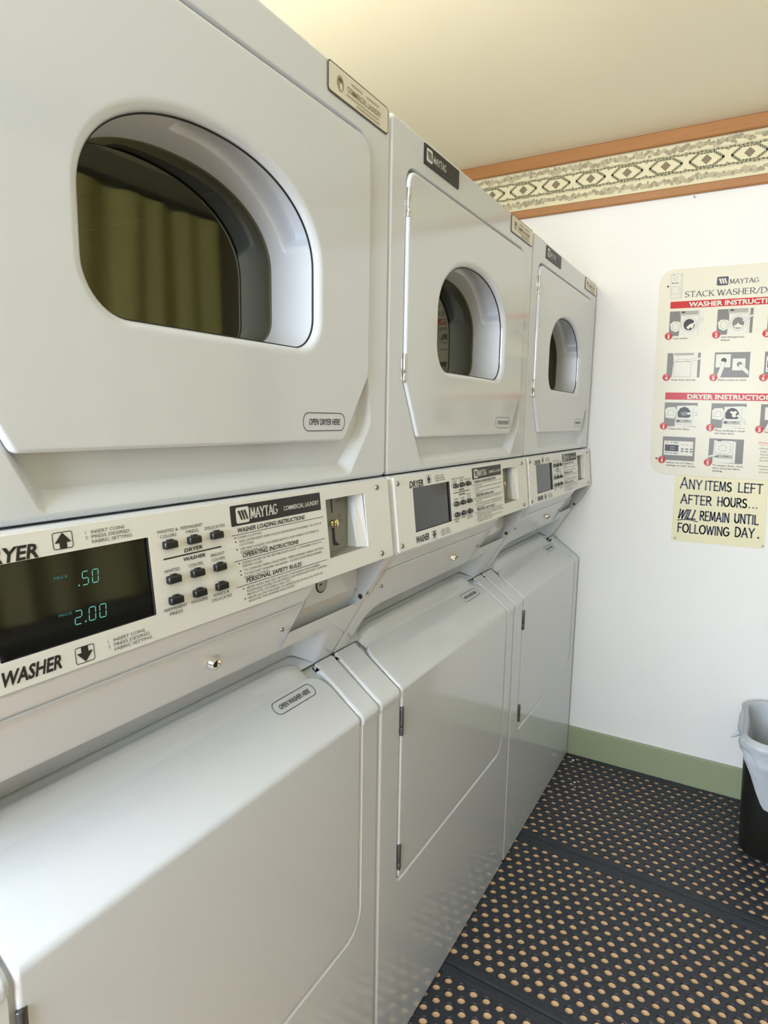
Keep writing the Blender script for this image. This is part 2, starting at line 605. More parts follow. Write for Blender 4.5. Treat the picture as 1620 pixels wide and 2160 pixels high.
# wallpaper border between the two oak rails
b = MB()
wp = lambda u, v, l: (u, YB - .002 - l, v)
b.box((XL, YB - .002, 2.105), (XR, YB, 2.246), PAPER)
px0 = 0.0821
for v in (2.2075, 2.1545):
    n = int((XR - XL) / .012)
    pts = [(XL + .012 * i, v + .0012 * sin(i * 1.7)) for i in range(n)]
    stroke(b, pts, .0065, wp, OLIVE)
for v in (2.2135, 2.1485, 2.2435, 2.1085):
    stroke(b, [(XL, v), (XR, v)], .0018, wp, LEAF)
for k in range(-7, 12):
    cx, cz = px0 + k * .1247, 2.1810
    if not XL + .06 < cx < XR - .06:
        continue
    L, Hh = .052, .0205
    for sgn in (1, -1):
        for (p, q) in (((-L, 0), (-.026, Hh)), ((-.026, Hh), (.022, Hh)), ((.022, Hh), (L, 0))):
            for t in range(5):                              # stepped, woven look
                a = (cx + p[0] + (q[0] - p[0]) * t / 5, cz + sgn * (p[1] + (q[1] - p[1]) * t / 5))
                c = (cx + p[0] + (q[0] - p[0]) * (t + 1) / 5, cz + sgn * (p[1] + (q[1] - p[1]) * (t + 1) / 5))
                flat(b, [(a[0] - .001, min(a[1], c[1]) - .0026), (c[0] + .001, min(a[1], c[1]) - .0026), (c[0] + .001, max(a[1], c[1]) + .0022), (a[0] - .001, max(a[1], c[1]) + .0022)], wp, OLIVE, .0004)
    flat(b, [(cx - .0165, cz), (cx, cz - .0155), (cx + .0165, cz), (cx, cz + .0155)], wp, BROWN, .0005)
    for s2 in (-1, 1):                                      # small point where two diamonds meet
        flat(b, [(cx + .0623 - .006, cz + s2 * .022), (cx + .0623, cz + s2 * .0175), (cx + .0623 + .006, cz + s2 * .022), (cx + .0623, cz + s2 * .026)], wp, OLIVE, .0004)
rs = random.Random(5)
for band, (v0, v1) in enumerate(((2.2165, 2.2405), (2.1125, 2.1465))):
    x = XL + .01
    i = j_ = 0
    vm = (v0 + v1) / 2
    while x < XR - .01:
        for _ in range(2):
            cv = vm + rs.uniform(-.0075, .0075)
            r = rs.uniform(.0045, .0085)
            a0 = rs.uniform(0, pi)
            lf = [(x + r * 1.25 * cos(2 * pi * q / 9) * (1 + .25 * sin(2 * q + i)), cv + r * sin(2 * pi * q / 9) * (1 + .2 * cos(3 * q))) for q in range(9)]
            flat(b, lf, wp, rs.choice((LEAF, LEAF, TAUPE)), .0006 + .00012 * (j_ % 9))
            j_ += 1
            x += .0065
        if i % 2 == 0:
            r = rs.uniform(.0028, .0045)
            cx, cv = x - .006, vm + rs.uniform(-.009, .009)
            flat(b, [(cx + r * cos(2 * pi * q / 7), cv + r * 1.3 * sin(2 * pi * q / 7)) for q in range(7)], wp, rs.choice((OLIVE, TAUPE, TAUPE)), .0019 + .00012 * (i % 4))
        i += 1
tag(b.build('wallpaper_border'), 'cream wallpaper border of olive diamonds and leaves between the two oak rails', 'wallpaper border')

# small nail left in the wall below the lower rail
b = MB()
b.lathe((.304, YB, 2.067), (0, -1, 0), [(.0012, 0), (.0012, .008), (.0030, .008), (.0030, .0095), (0, .0095)], GREYSTEEL, 10)
tag(b.build('wall_nail'), 'tiny grey nail in the white wall just under the lower oak rail', 'nail')

# ------------------------------------------------------------------ ceiling lamp (above the camera, out of the frame)
lamp = empty('ceiling_lamp', (-0.28, 0.42, CZ))
b = MB()
b.lathe((0, 0, 0), (0, 0, -1), [(0, 0), (.075, 0), (.075, .012), (.060, .022), (.030, .030), (.030, .075), (0, .075)], PLASTIC, 28)
b.build('lamp_holder', lamp)
LAMPGLOW = mat('lamp_glow', (0.9, 0.85, 0.75), 0.5, emit=((1.0, 0.87, 0.68), 60.0))
b = MB()
b.lathe((0, 0, -.07), (0, 0, -1), [(.020, 0), (.030, .012), (.055, .035), (.070, .065), (.066, .095), (.045, .120), (.018, .133), (0, .135)], LAMPGLOW, 28)
b.build('lamp_bulb', lamp)
tag(lamp, 'bare warm ceiling bulb above the nearest stacked machine', 'ceiling lamp')

# ------------------------------------------------------------------ one stacked washer and dryer (built at the origin, front face x = 0)
W = 0.7546
E0, E1 = 0.0012, W - 0.0012
ROOT = empty('stacked_washer_dryer', (0, 0, 0))


def paint_plate(mb, outer, holes, x, m=PAINT):
    """flat face with a 1 mm coplanar margin so that shading stays flat"""
    mb.cap([X(outer, x)] + [X(h, x) for h in holes], m)


def part(mb, name, parent=ROOT, label=None, sharp=None):
    o = mb.build(name, parent, sharp)
    if label:
        o['label'] = label
    return o


# cabinet: sides, back, top, inner shell
b = MB()
KZ = FZ + .0105
side = [(-.74, KZ), (-.012, KZ), (-.012, .785), (-.030, .800), (-.112, .862), (-.112, .880), (-.010, 1.045), (-.012, 1.218), (-.012, 1.8075), (-.74, 1.8075)]
for y, f in ((E0, False), (E1, True)):
    b.cap([[(p[0], y, p[1]) for p in side]], PAINT, f)
b.box((-.74, E0 + .001, KZ), (-.73, E1 - .001, 1.8075), PAINT)
b.box((-.729, E0 + .0005, 1.798), (-.012, E1 - .0005, 1.8074), PAINT)
b.box((-.729, E0 + .0005, 1.205), (-.02, E1 - .0005, 1.2165), PAINT)
b.box((-.729, E0 + .0005, KZ), (-.012, E1 - .0005, KZ + .002), PAINT)
part(b, 'cabinet')
for fx in (-.10, -.66):
    for fy in (.06, W - .06):
        b = MB()
        b.lathe((fx, fy, FZ), (0, 0, 1), [(0, 0), (.020, 0), (.020, .006), (.008, .008), (.008, .0115)], DARKGAP, 16)
        part(b, 'levelling_foot')

# dryer front sheet with the dished strip below the door
win = []
wc, wr = .369, .182
N = 84
bot = round_poly([(wc - wr, 1.52), (wc - wr, 1.412), (wc + wr, 1.412), (wc + wr, 1.52)], [0.0, .052, .044, 0.0], 12)
win = [p for p in bot if p[1] < 1.5199]
top = []
for k in range(0, 73):
    t = pi * k / 72
    c, s_ = cos(t), sin(t)
    e = 2 / 2.12
    top.append((wc + wr * (abs(c) ** e) * (1 if c > 0 else -1), 1.520 + .114 * (abs(s_) ** e)))
WIN = win[:1] + win[1:] + top            # runs CCW: bottom left corner, bottom right, up the right side, over the top
b = MB()
O = rrect(E0, 1.2205, E1, 1.8078, .010, 6)
XF = .006
rad = [.012, .022, .030, .020, .034, .032, .020]
rec_o = round_poly([(.135, 1.2300), (.640, 1.2300), (.703, 1.310), (.6905, 1.386), (.6905, 1.7460), (.0530, 1.7460), (.0530, 1.386)], rad, 8)
rec_i = round_poly([(.143, 1.2478), (.630, 1.2478), (.6900, 1.312), (.6895, 1.386), (.6895, 1.7430), (.0540, 1.7430), (.0540, 1.386)], [.006, .016, .026, .018, .031, .029, .018], 8)
rec_m = [((p[0] * .45 + q[0] * .55), (p[1] * .45 + q[1] * .55)) for p, q in zip(rec_o, rec_i)]
hole = offset(WIN, -.030)
rings = [X(O, -.014), X(O, XF - .0065)]
for k in range(1, 7):
    a = pi / 2 * k / 6
    rings.append(X(offset(O, .0065 * (1 - cos(a))), XF - .0065 + .0065 * sin(a)))
rings.append(X(offset(O, .0070), XF))
b.loft(rings, PAINT)
r_out = offset(rec_o, -.0015)
paint_plate(b, offset(O, .0070), [r_out], XF)
b.loft([X(r_out, XF), X(rec_o, XF - .0003), X(rec_m, XF - .0070), X(rec_i, XF - .0150), X(offset(rec_i, .0015), XF - .0156)], PAINT)
paint_plate(b, offset(rec_i, .0015), [hole], XF - .0156)
part(b, 'dryer_front')

# dryer door
DOOR = round_poly([(.056, 1.386), (.110, 1.284), (.618, 1.284), (.687, 1.386), (.687, 1.738), (.056, 1.738)], [.020, .010, .018, .020, .030, .026], 9)
XD = .0115
b = MB()
rings = [X(offset(DOOR, .0035), -.0060), X(offset(DOOR, .0008), -.0005), X(DOOR, .0020), X(DOOR, .0075)]
for k in range(1, 6):
    a = pi / 2 * k / 5
    rings.append(X(offset(DOOR, .0040 * (1 - cos(a))), .0075 + .0040 * sin(a)))
rings.append(X(offset(DOOR, .0055), XD))
b.loft(rings, PAINT)
lip = []
for k in range(0, 7):
    a = pi / 2 * k / 6
    lip.append(X(offset(WIN, -.011 * (1 - sin(a))), XD - .0085 * (1 - cos(a))))
paint_plate(b, offset(DOOR, .0055), [offset(WIN, -.0125)], XD)
b.loft([X(offset(WIN, -.0125), XD)] + lip + [X(offset(WIN, .0003), .0015)], PAINT)
# tub behind the lip, with the finger scoop at the upper right
rings = []
ND = 34
for k in range(ND + 1):
    d = k / ND
    x = .0000 + (-.070 - .0000) * d
    base = offset(WIN, .0015 + .0085 * d)
    r = []
    for p in base:
        ang = math.degrees(atan2(p[1] - 1.50, p[0] - wc))
        s1 = max(0.0, min(1.0, (ang - 16) / 5)) * max(0.0, min(1.0, (112 - ang) / 14))
        s1 = s1 * s1 * (3 - 2 * s1)
        fr_ = max(0.0, min(1.0, d / .06))
        width = .62 - .25 * max(0.0, min(1.0, (ang - 30) / 60))
        bk = max(0.0, min(1.0, (width - d) / .10))
        bk = bk * bk * (3 - 2 * bk)
        g = 1 + .17 * s1 * fr_ * bk
        r.append((x, wc + (p[0] - wc) * g, 1.50 + (p[1] - 1.50) * g))
    rings.append(r)
b.loft(rings, PLASTIC)
door = part(b, 'dryer_door')
b = MB()
b.loft([X(offset(WIN, -.0008), .0018), X(offset(WIN, .0016), .0022), X(offset(WIN, .0018), -.0002), X(offset(WIN, -.0008), -.0006)], DARKGAP)
part(b, 'window_gasket', door, 'thin black gasket line')
b = MB()
gl_out = offset(WIN, .0085)
b.cap([X(gl_out, -.0660)], GLASS)
part(b, 'door_glass', door, 'smoked olive glass')
b = MB()
pill = rrect(.513, 1.299, .617, 1.3255, .0125, 8)
dp = lambda u, v, l: (XD + .0001 + l, u, v)
ring(b, pill, .0011, dp, INK)
text(b, 'OPEN DRYER HERE', .5265, 1.3080, .0092, dp, INK, width=.077, bold=.012, shear=.12)
part(b, 'door_label', door, 'black printed door label')


def hinge(z0, z1, y, x, r, m, split, name, parent, label, leaf):
    hb = MB()
    zs = z0 + (z1 - z0) * split
    for a, c in ((z0, zs - .0006), (zs + .0006, z1)):
        hb.lathe((x, y, a), (0, 0, 1), [(0, 0), (r * .85, 0), (r, .0012), (r, c - a - .0012), (r * .85, c - a), (0, c - a)], m, 14)
    hb.bevbox((x - .010, y + leaf[0], z0 + .001), (x - .0005 + leaf[2], y + leaf[1], z1 - .001), m, .0006)
    return part(hb, name, parent, label)


hinge(1.660, 1.708, .0585, .0085, .0038, CHROME, .30, 'hinge', door, 'chrome hinge', (-.0035, .0005, -.004))
hinge(1.382, 1.432, .0560, .0085, .0038, CHROME, .30, 'hinge', door, 'chrome hinge', (-.0035, .0005, -.004))

# drum seen through the glass
b = MB()
R = .27
rings = []
for x, r in ((-.074, .235), (-.076, R), (-.10, R), (-.52, R), (-.53, R - .02)):
    rings.append([(x, wc + r * cos(2 * pi * i / 48), 1.50 + r * sin(2 * pi * i / 48)) for i in range(48)])
b.loft(rings, DRUM, flip=True)
b.cap([rings[-1]], DRUM)
for a in (40, 160, 280):
    ca, sa = cos(radians(a)), sin(radians(a))
    t = Vector((0, -sa, ca)); n_ = Vector((0, ca, sa)); c0 = Vector((0, wc, 1.5))
    P = [c0 + n_ * (R - .001) - t * .03, c0 + n_ * (R - .055) - t * .008, c0 + n_ * (R - .055) + t * .008, c0 + n_ * (R - .001) + t * .03]
    b.loft([[p + Vector((-.09, 0, 0)) for p in P], [p + Vector((-.50, 0, 0)) for p in P]], DRUM, closed=False, smooth=False)
part(b, 'drum', ROOT, 'dark metal drum behind the glass')

# name plates at the top of the dryer
logo_m = [[(-.30, .5), (.02, -.5)], [(0, .5), (.32, -.5)], [(.28, .5), (.62, -.5)]]


def badge(mb, cx, cy, w, h, mp, fg, bg, lift=.0004):
    flat(mb, rrect(cx - w / 2, cy - h / 2, cx + w / 2, cy + h / 2, min(w, h) * .16, 5), mp, fg, lift)
    for k in range(3):
        a = cx - w * .30 + k * w * .215
        flat(mb, [(a + w * .16, cy - h * .30), (a + w * .28, cy - h * .30), (a + w * .10, cy + h * .30), (a - w * .06, cy + h * .30)], mp, bg, lift + .0002)


b = MB()
np_ = lambda u, v, l: (XF + .0022 + l, u, v)
pl = rrect(.116, 1.7655, .266, 1.8000, .0015, 3)
b.loft([X(pl, XF), X(pl, XF + .0016), X(offset(pl, .0006), XF + .0022)], INK, smooth=False)
b.cap([X(offset(pl, .0006), XF + .0022)], INK)
badge(b, .1345, 1.783, .024, .022, np_, WHITEINK, INK)
glyphs(b, 'MAYTAG', .151, .205, 1.7765, .0125, np_, WHITEINK, .0021, serif=True, pen=.35)
text(b, 'COMMERCIAL LAUNDRY', .2115, 1.7770, .0050, np_, GREYINK, width=.048, bold=.01)
part(b, 'nameplate', ROOT, 'small black nameplate')
b = MB()
pl = rrect(.576, 1.7640, .7415, 1.8045, .0065, 5)
b.loft([X(pl, XF), X(pl, XF + .0014), X(offset(pl, .0004), XF + .0018)], PLATEEDGE, smooth=False)
b.cap([X(offset(pl, .0004), XF + .0018)], PLATEEDGE)
b.cap([X(offset(pl, .0021), XF + .0020)], PLATEWHITE)
np2 = lambda u, v, l: (XF + .0020 + l, u, v)
flat(b, circle(.606, 1.7835, .0088, 14, .0105), np2, TAUPE, .0003)
flat(b, circle(.6075, 1.7795, .0035, 8, .005), np2, PLATEWHITE, .0005)
flat(b, [(.601, 1.786), (.611, 1.786), (.609, 1.790), (.603, 1.790)], np2, GREYINK, .0005)
text(b, 'COMMERCIAL LAUNDRY', .6235, 1.7800, .0085, np2, TAUPE, width=.094, bold=.02)
for k, (u, w_) in enumerate(((.634, .030), (.676, .036))):
    flat(b, [(u, 1.7925), (u + w_, 1.7925), (u + w_, 1.7955), (u, 1.7955)], np2, LEAF, .0003)
flat(b, [(.622, 1.7745), (.712, 1.7745), (.712, 1.7770), (.622, 1.7770)], np2, LEAF, .0003)
flat(b, [(.648, 1.7690), (.715, 1.7690), (.715, 1.7720), (.648, 1.7720)], np2, LEAF, .0003)
part(b, 'nameplate', ROOT, 'cream service nameplate with a brown edge')

# ---- console between dryer and washer
PX = lambda z: .0165 + (1.2046 - z) * .1085          # face of the control panel
CB0, CB1 = .522, .722                                  # coin box opening in y


def sweep(mb, prof, cols, m, smooth=True):
    """prof: (x, z) top to bottom; cols: (y, depth behind the surface)"""
    n = len(prof)
    P = [Vector(p) for p in prof]
    nr = []
    for i in range(n):
        t = (P[min(i + 1, n - 1)] - P[max(i - 1, 0)]).normalized()
        nr.append(Vector((-t.y, t.x)))
    rows = []
    for i in range(n):
        rows.append([(P[i].x - nr[i].x * d, y, P[i].y - nr[i].y * d) for y, d in cols])
    mb.loft(rows, m, closed=False, smooth=smooth)


def edge_cols(y0, y1, r=.006, steps=5, left=True, right=True):
    c = []
    if left:
        c += [(y0 + r * (1 - cos(pi / 2 * k / steps)), r * (1 - sin(pi / 2 * k / steps))) for k in range(steps)]
    c += [(y0 + (r if left else 0), 0), (y1 - (r if right else 0), 0)]
    if left:
        c.insert(steps + 1, (y0 + r + .001, 0))
    if right:
        c.insert(len(c) - 1, (y1 - r - .001, 0))
        c += [(y1 - r * (1 - cos(pi / 2 * k / steps)), r * (1 - sin(pi / 2 * k / steps))) for k in range(steps - 1, -1, -1)]
    return c


cprof = [(.0, 1.2185), (.0075, 1.2180), (.0105, 1.2155)] + [(PX(z) - .0045, z) for z in (1.212, 1.20, 1.15, 1.10, 1.0865)] + \
        [(.0272, 1.0822), (.0258, 1.0795), (.0230, 1.0765), (.0060, 1.0535), (.0035, 1.0500)]
b = MB()
sweep(b, cprof, edge_cols(E0, CB0, .008, right=False), PAINT)
sweep(b, cprof, edge_cols(CB1, E1, .008, left=False), PAINT)
sweep(b, cprof[:3] + [(PX(1.2035) - .0045, 1.2035)], [(CB0, 0), (CB1, 0)], PAINT)
sweep(b, [(PX(1.108) - .0045, 1.108), (PX(1.0845) - .0045, 1.0845), (.0268, 1.082), (.016, 1.082)], [(CB0, 0), (CB1, 0)], PAINT)
for y, f in ((E0 + .0005, False), (E1 - .0005, True)):
    b.cap([[(p[0] - .006, y, p[1]) for p in cprof] + [(-.04, y, 1.05), (-.04, y, 1.2185)]], PAINT, not f)
part(b, 'console')

pp = lambda u, v, l: (PX(v) + .0006 + l, u, v)
PANEL = rrect(.0105, 1.0838, .7435, 1.2163, .0012, 3)
COINW = rrect(.558, 1.1120, .6655, 1.1990, .001, 3)
DISP = rrect(.0780, 1.1105, .2395, 1.1925, .001, 3)


def panel_loop(poly, dx):
    return [(PX(p[1]) + dx, p[0], p[1]) for p in poly]


b = MB()
b.loft([panel_loop(PANEL, -.0046), panel_loop(PANEL, .0002), panel_loop(offset(PANEL, .0004), .0006)], ALU, smooth=False)
b.cap([panel_loop(offset(PANEL, .0004), .0006), panel_loop(COINW, .0006), panel_loop(DISP, .0006)], ALU)
b.loft([panel_loop(COINW, .0006), panel_loop(COINW, -.0012)], ALU, smooth=False)
b.loft([panel_loop(DISP, .0006), panel_loop(DISP, -.0030)], INK, smooth=False)
# printing
for z, nm, w_, u in ((1.1935, 'DRYER', .0565, .0655), (1.0905, 'WASHER', .0560, .0745)):
    text(b, nm, u, z, .0125, pp, INK, width=w_, bold=.03, shear=.22)
for z0, up_, u in ((1.1962, True, .1360), (1.0873, False, .1440)):
    w_, h_ = .0200, .0158
    fr_ = rrect(u, z0, u + w_, z0 + h_, .0025, 4)
    ring(b, fr_, .0007, pp, INK)
    cx = u + w_ / 2
    arw = [(-.0036, .0006), (.0036, .0006), (.0036, .0058), (.0082, .0058), (0, .0150), (-.0082, .0058), (-.0036, .0058)]
    if up_:
        P = [(cx + p[0], z0 + p[1]) for p in arw]
    else:
        P = [(cx + p[0], z0 + h_ - p[1]) for p in arw][::-1]
    flat(b, P, pp, INK, .0004)
for zt, u in ((1.2068, .1690), (1.0985, .1790)):
    for k, (n_, s_) in enumerate((('1', 'INSERT COINS'), ('2', 'PRESS DESIRED'), ('', 'FABRIC SETTING'))):
        zz = zt - k * .0047
        if n_:
            text(b, n_, u, zz - .0008, .0032, pp, GREYINK)
        text(b, s_, u + .0062, zz - .0008, .0034, pp, GREYINK, width=(.0375, .0430, .0450)[k])
BTN = [(u, z) for z in (1.1808, 1.1432, 1.1205) for u in (.2655, .2998, .3345)]
LBL = [(('WHITES &', 'COLORS'), 1), (('PERMANENT', 'PRESS'), 1), (('DELICATES',), 1), (('WHITES',), 1), (('COLORS',), 1), (('BRIGHT', 'COLORS'), 1),
       (('PERMANENT', 'PRESS'), -1), (('WOOLENS',), -1), (('KNITS &', 'DELICATES'), -1)]
for (u, z), (ls, d) in zip(BTN, LBL):
    for k, s_ in enumerate(ls):
        if d > 0:
            zz = z + .0078 + (len(ls) - 1 - k) * .0054
        else:
            zz = z - .0105 - k * .0054
        wd = min(.0335, .0036 * len(s_))
        text(b, s_, u, zz, .0037, pp, GREYINK, width=wd, center=True)
flat(b, [(.2560, 1.1652), (.3415, 1.1652), (.3415, 1.1668), (.2560, 1.1668)], pp, INK)
text(b, 'DRYER', .2988, 1.1686, .0043, pp, INK, width=.0270, bold=.02, shear=.2, center=True)
text(b, 'WASHER', .2988, 1.1590, .0043, pp, INK, width=.0330, bold=.02, shear=.2, center=True)
bp_ = rrect(.3615, 1.1862, .5450, 1.2112, .0012, 3)
flat(b, bp_, pp, INK, .0003)
badge(b, .3820, 1.1985, .0235, .0195, lambda u, v, l: pp(u, v, l + .0003), WHITEINK, INK)
glyphs(b, 'MAYTAG', .3965, .4475, 1.1925, .0125, lambda u, v, l: pp(u, v, l + .0003), WHITEINK, .0023, serif=True, pen=.35)
text(b, 'COMMERCIAL LAUNDRY', .4605, 1.1945, .0062, pp, WHITEINK, width=.0790, bold=.015, shear=.15, lift=.0008)
heads = ((1.1766, 'WASHER LOADING INSTRUCTIONS', .3700, .1345), (1.1450, 'OPERATING INSTRUCTIONS', .3750, .1110), (1.1135, 'PERSONAL SAFETY RULES', .3775, .1110))
for z, s_, u, w_ in heads:
    text(b, s_, u, z + .0012, .0058, pp, INK, width=w_, bold=.018, shear=.18)
    stroke(b, [(.3605, z - .0012), (.5490, z - .0012)], .0007, pp, INK)
body = ((1.1705, True, 'LOAD CLOTHES.', .044), (1.1655, True, 'ADD DETERGENT AND COLOR-SAFE BLEACH IF DESIRED, ON TOP OF', .172), (1.1612, False, 'CLOTHES.', .027),
        (1.1560, True, 'USE ONLY LIQUID CHLORINE BLEACH AND FABRIC SOFTENER IN', .162), (1.1517, False, 'DISPENSER CUPS.', .050),
        (1.1388, True, 'CLEAN DRYER FILTER BEFORE EACH LOAD - A WASHER LOAD IS A', .166), (1.1345, False, 'DRYER LOAD.', .037),
        (1.1295, True, 'TO CHANGE FABRIC SELECTION - PRESS DESIRED FABRIC SETTING', .168), (1.1245, True, 'TO RESTART WASHER OR DRYER - CLOSE DOOR PRESS DESIRED', .163), (1.1203, False, 'FABRIC SETTING.', .047),
        (1.1070, True, 'NEVER WASH AND DRY ARTICLES CONTAINING FOAM RUBBER,', .154), (1.1028, False, 'FLAMMABLE FUMES OR MATERIALS LIKE PETROLEUM AND CLEANING', .170), (1.0986, False, 'PRODUCTS, COOKING OILS, ETC.', .086),
        (1.0942, True, 'NEVER ALLOW CHILDREN TO OPERATE OR TO PLAY IN, WITH OR', .158), (1.0900, False, 'AROUND THE WASHER AND DRYER.', .092))
for z, bul, s_, w_ in body:
    u = .3700 + (1.18 - z) * .09
    text(b, s_, u, z, .0030, pp, GREYINK, width=w_)
    if bul:
        flat(b, circle(u - .0052, z + .0016, .0011, 8), pp, INK)
cpanel = part(b, 'control_panel', ROOT, 'cream metal control panel with black printing')

b = MB()
b.cap([panel_loop(offset(DISP, -.001), -.0028)], DISPLAY)
disp = part(b, 'display', cpanel, 'black display window')
for (u, z) in BTN:
    b = MB()
    s0 = rrect(u - .0088, z - .0042, u + .0088, z + .0042, .0018, 4)
    b.loft([panel_loop(s0, .0), panel_loop(s0, .0045), panel_loop(offset(s0, .0004), .0058), panel_loop(offset(s0, .0014), .0066)], BUTTON)
    b.cap([panel_loop(offset(s0, .0014), .0066)], BUTTON)
    s1 = rrect(u - .0030, z + .0038, u + .0050, z + .0056, .0008, 3)
    b.loft([panel_loop(s1, .0), panel_loop(s1, .0030), panel_loop(offset(s1, .0004), .0036)], BUTTON)
    b.cap([panel_loop(offset(s1, .0004), .0036)], BUTTON)
    part(b, 'push_button', cpanel, 'black push button', sharp=40)


def screw(mb, p, ax, r=.0045, m=SCREWSTEEL):
    mb.lathe(p, ax, [(r, -.001), (r, .0006), (r * .93, .0016), (r * .72, .0027), (r * .42, .0034), (r * .40, .0026), (0, .0024)], m, 16)


for (u, z) in ((.0222, 1.2048), (.0222, 1.0945), (.7055, 1.2046), (.7058, 1.0942)):
    b = MB()
    screw(b, (PX(z) + .0006, u, z), (1, 0, .1))
    part(b, 'screw', cpanel, 'domed steel screw')

# coin slide behind its window
b = MB()
DXc = -.020
cw = [(u, z) for (u, z) in COINW]
cp = lambda u, v, l: (PX(v) + DXc + l, u, v)
b.cap([[cp(*p, 0) for p in offset(COINW, -.004)]], COINPLATE)
# flared right side of the pocket, sloped floor and the other walls
zt, zb = 1.1985, 1.1125
mid_t, mid_b = (PX(zt) - .0095, .6505, zt), (PX(zb) - .0095, .6460, zb)
b.add([cp(.6470, zt, .0005), cp(.6340, zb, .0005), mid_b, mid_t], [(0, 1, 2, 3)], GREYSTEEL)
b.add([mid_t, mid_b, (PX(zb) - .0006, .6655, zb), (PX(zt) - .0006, .6600, zt)], [(0, 1, 2, 3)], BRIGHT)
b.add([(PX(zt) - .0006, .6600, zt), (PX(zb) - .0006, .6655, zb), (PX(zb) - .0006, .6680, zb), (PX(zt) - .0006, .6680, zt)], [(0, 1, 2, 3)], GREYSTEEL)
b.add([cp(.556, zb + .004, 0), (PX(zb) - .001, .556, zb - .0004), (PX(zb) - .001, .667, zb - .0004), cp(.667, zb + .004, 0)], [(0, 1, 2, 3)], COINPLATE)
b.add([cp(.556, zt + .0005, 0), cp(.667, zt + .0005, 0), (PX(zt) - .001, .667, zt + .0006), (PX(zt) - .001, .556, zt + .0006)], [(0, 1, 2, 3)], DARKGAP)
b.add([cp(.5575, zt, 0), (PX(zt) - .001, .5575, zt), (PX(zb) - .001, .5575, zb), cp(.5575, zb, 0)], [(0, 1, 2, 3)], GREYSTEEL)
stroke(b, [(.6010, 1.1985), (.6010, 1.1735)], .0026, cp, DARKGAP, .0004)
flat(b, [(.5965, 1.1270), (.6030, 1.1270), (.6030, 1.1500), (.5965, 1.1500)], cp, DARKGAP, .0004)
flat(b, [(.5965, 1.1275), (.5965, 1.1235), (.6100, 1.1212), (.6125, 1.1222), (.6030, 1.1285)], cp, DARKGAP, .0006)
text(b, 'QUARTERS', .6120, 1.1880, .0042, cp, GREYINK, width=.0160)
text(b, 'COIN', .6140, 1.1640, .0044, cp, GREYINK, width=.0090)
text(b, 'RETURN', .6120, 1.1565, .0046, cp, GREYINK, width=.0145)
slide = part(b, 'coin_slide', ROOT, 'brushed metal coin slide')
b = MB()
kx, _, kz = cp(.5960, 1.1575, 0)
b.lathe((kx, .5960, 1.1575), (1, .1, .1), [(.0050, 0), (.0050, .004), (.0030, .005), (.0030, .007), (.0062, .0085), (.0064, .0100), (.0052, .0112), (.002, .0120), (0, .0120)], BRASS, 20)
part(b, 'return_knob', slide, 'brass return knob')

# ---- sloping service panel with the scooped grip basin
SA, SB = Vector((.0035, 1.0500)), Vector((-.1035, .8760))
SL = (SB - SA).length
tdir = (SB - SA) / SL
ndir = Vector((-tdir.y, tdir.x))                        # points out and down
SM = lambda s, y, d: (SA.x + tdir.x * s - ndir.x * d, y, SA.y + tdir.y * s - ndir.y * d)


def sst(a, b_, x):
    t = max(0.0, min(1.0, (x - a) / (b_ - a)))
    return t * t * (3 - 2 * t)


def basin(s, y):
    d = .036 * sst(.098, .165, s) * sst(.040, .120, y) * (1 - sst(.628 + .03 * (s - .1) / .1, .672 + .03 * (s - .1) / .1, y))
    return d


S_CUT = .0645                                            # lower lip of the coin box
ys = [E0, E0 + .0012, E0 + .003, E0 + .006, E0 + .012]
k = .022
while k < CB0 - .004:
    ys.append(k); k += .008
i0 = len(ys); ys.append(CB0)
k = CB0 + .008
while k < CB1 - .004:
    ys.append(k); k += .005
i1 = len(ys); ys.append(CB1)
ys += [.730, .738, E1 - .006, E1 - .003, E1 - .0012, E1]
ss = [0, .004] + [S_CUT * q for q in (.25, .5, .75)] + [S_CUT]
k = S_CUT + .004
while k < SL - .002:
    ss.append(k); k += .004
ss.append(SL)
jc = ss.index(S_CUT)
b = MB()
vs, fs = [], []
for s in ss:
    for y in ys:
        e = min(y - E0, E1 - y)
        d = basin(s, y) + (.006 - sqrt(max(0, .006 ** 2 - (.006 - e) ** 2)) if e < .006 else 0)
        vs.append(SM(s, y, d))
ny = len(ys)
for i in range(len(ss) - 1):
    for j in range(ny - 1):
        if i < jc and i0 <= j < i1:
            continue
        fs.append((i * ny + j, i * ny + j + 1, (i + 1) * ny + j + 1, (i + 1) * ny + j))
b.add(vs, [f[::-1] for f in fs], PAINT, True)
# folded top edge of the panel
stroke_pts = [SM(.001, E0 + .004, -.0012), SM(.001, CB0, -.0012)]
b.tube(stroke_pts, .0016, PAINT, 8)
b.cap([[SM(SL, y, 0) for y in (E0, E1)] + [SM(SL + .004, E1, .05), SM(SL + .004, E0, .05)]], PAINT)
serv = part(b, 'service_panel')
lockp = Vector(SM(.0520, .366, 0))
nax = Vector((ndir.x, 0, ndir.y))
b = MB()
b.lathe(lockp, (1, 0, -.18), [(.0105, -.004), (.0105, .002), (.0098, .0045), (.0078, .0085), (.0074, .0098), (.0062, .0098), (.0060, .0075), (0, .0075)], CHROME, 24)
q = lockp + Vector((.0078, 0, -.0014))
b.box((q.x - .001, q.y - .0010, q.z - .0042), (q.x + .0008, q.y + .0010, q.z + .0042), DARKGAP)
part(b, 'key_lock', serv, 'chrome key lock')
for (s, y) in ((.0470, .5035), (.0455, .7390), (.0445, .0340)):
    b = MB()
    screw(b, SM(s, y, 0), nax, .0036)
    part(b, 'screw', serv, 'domed steel screw')

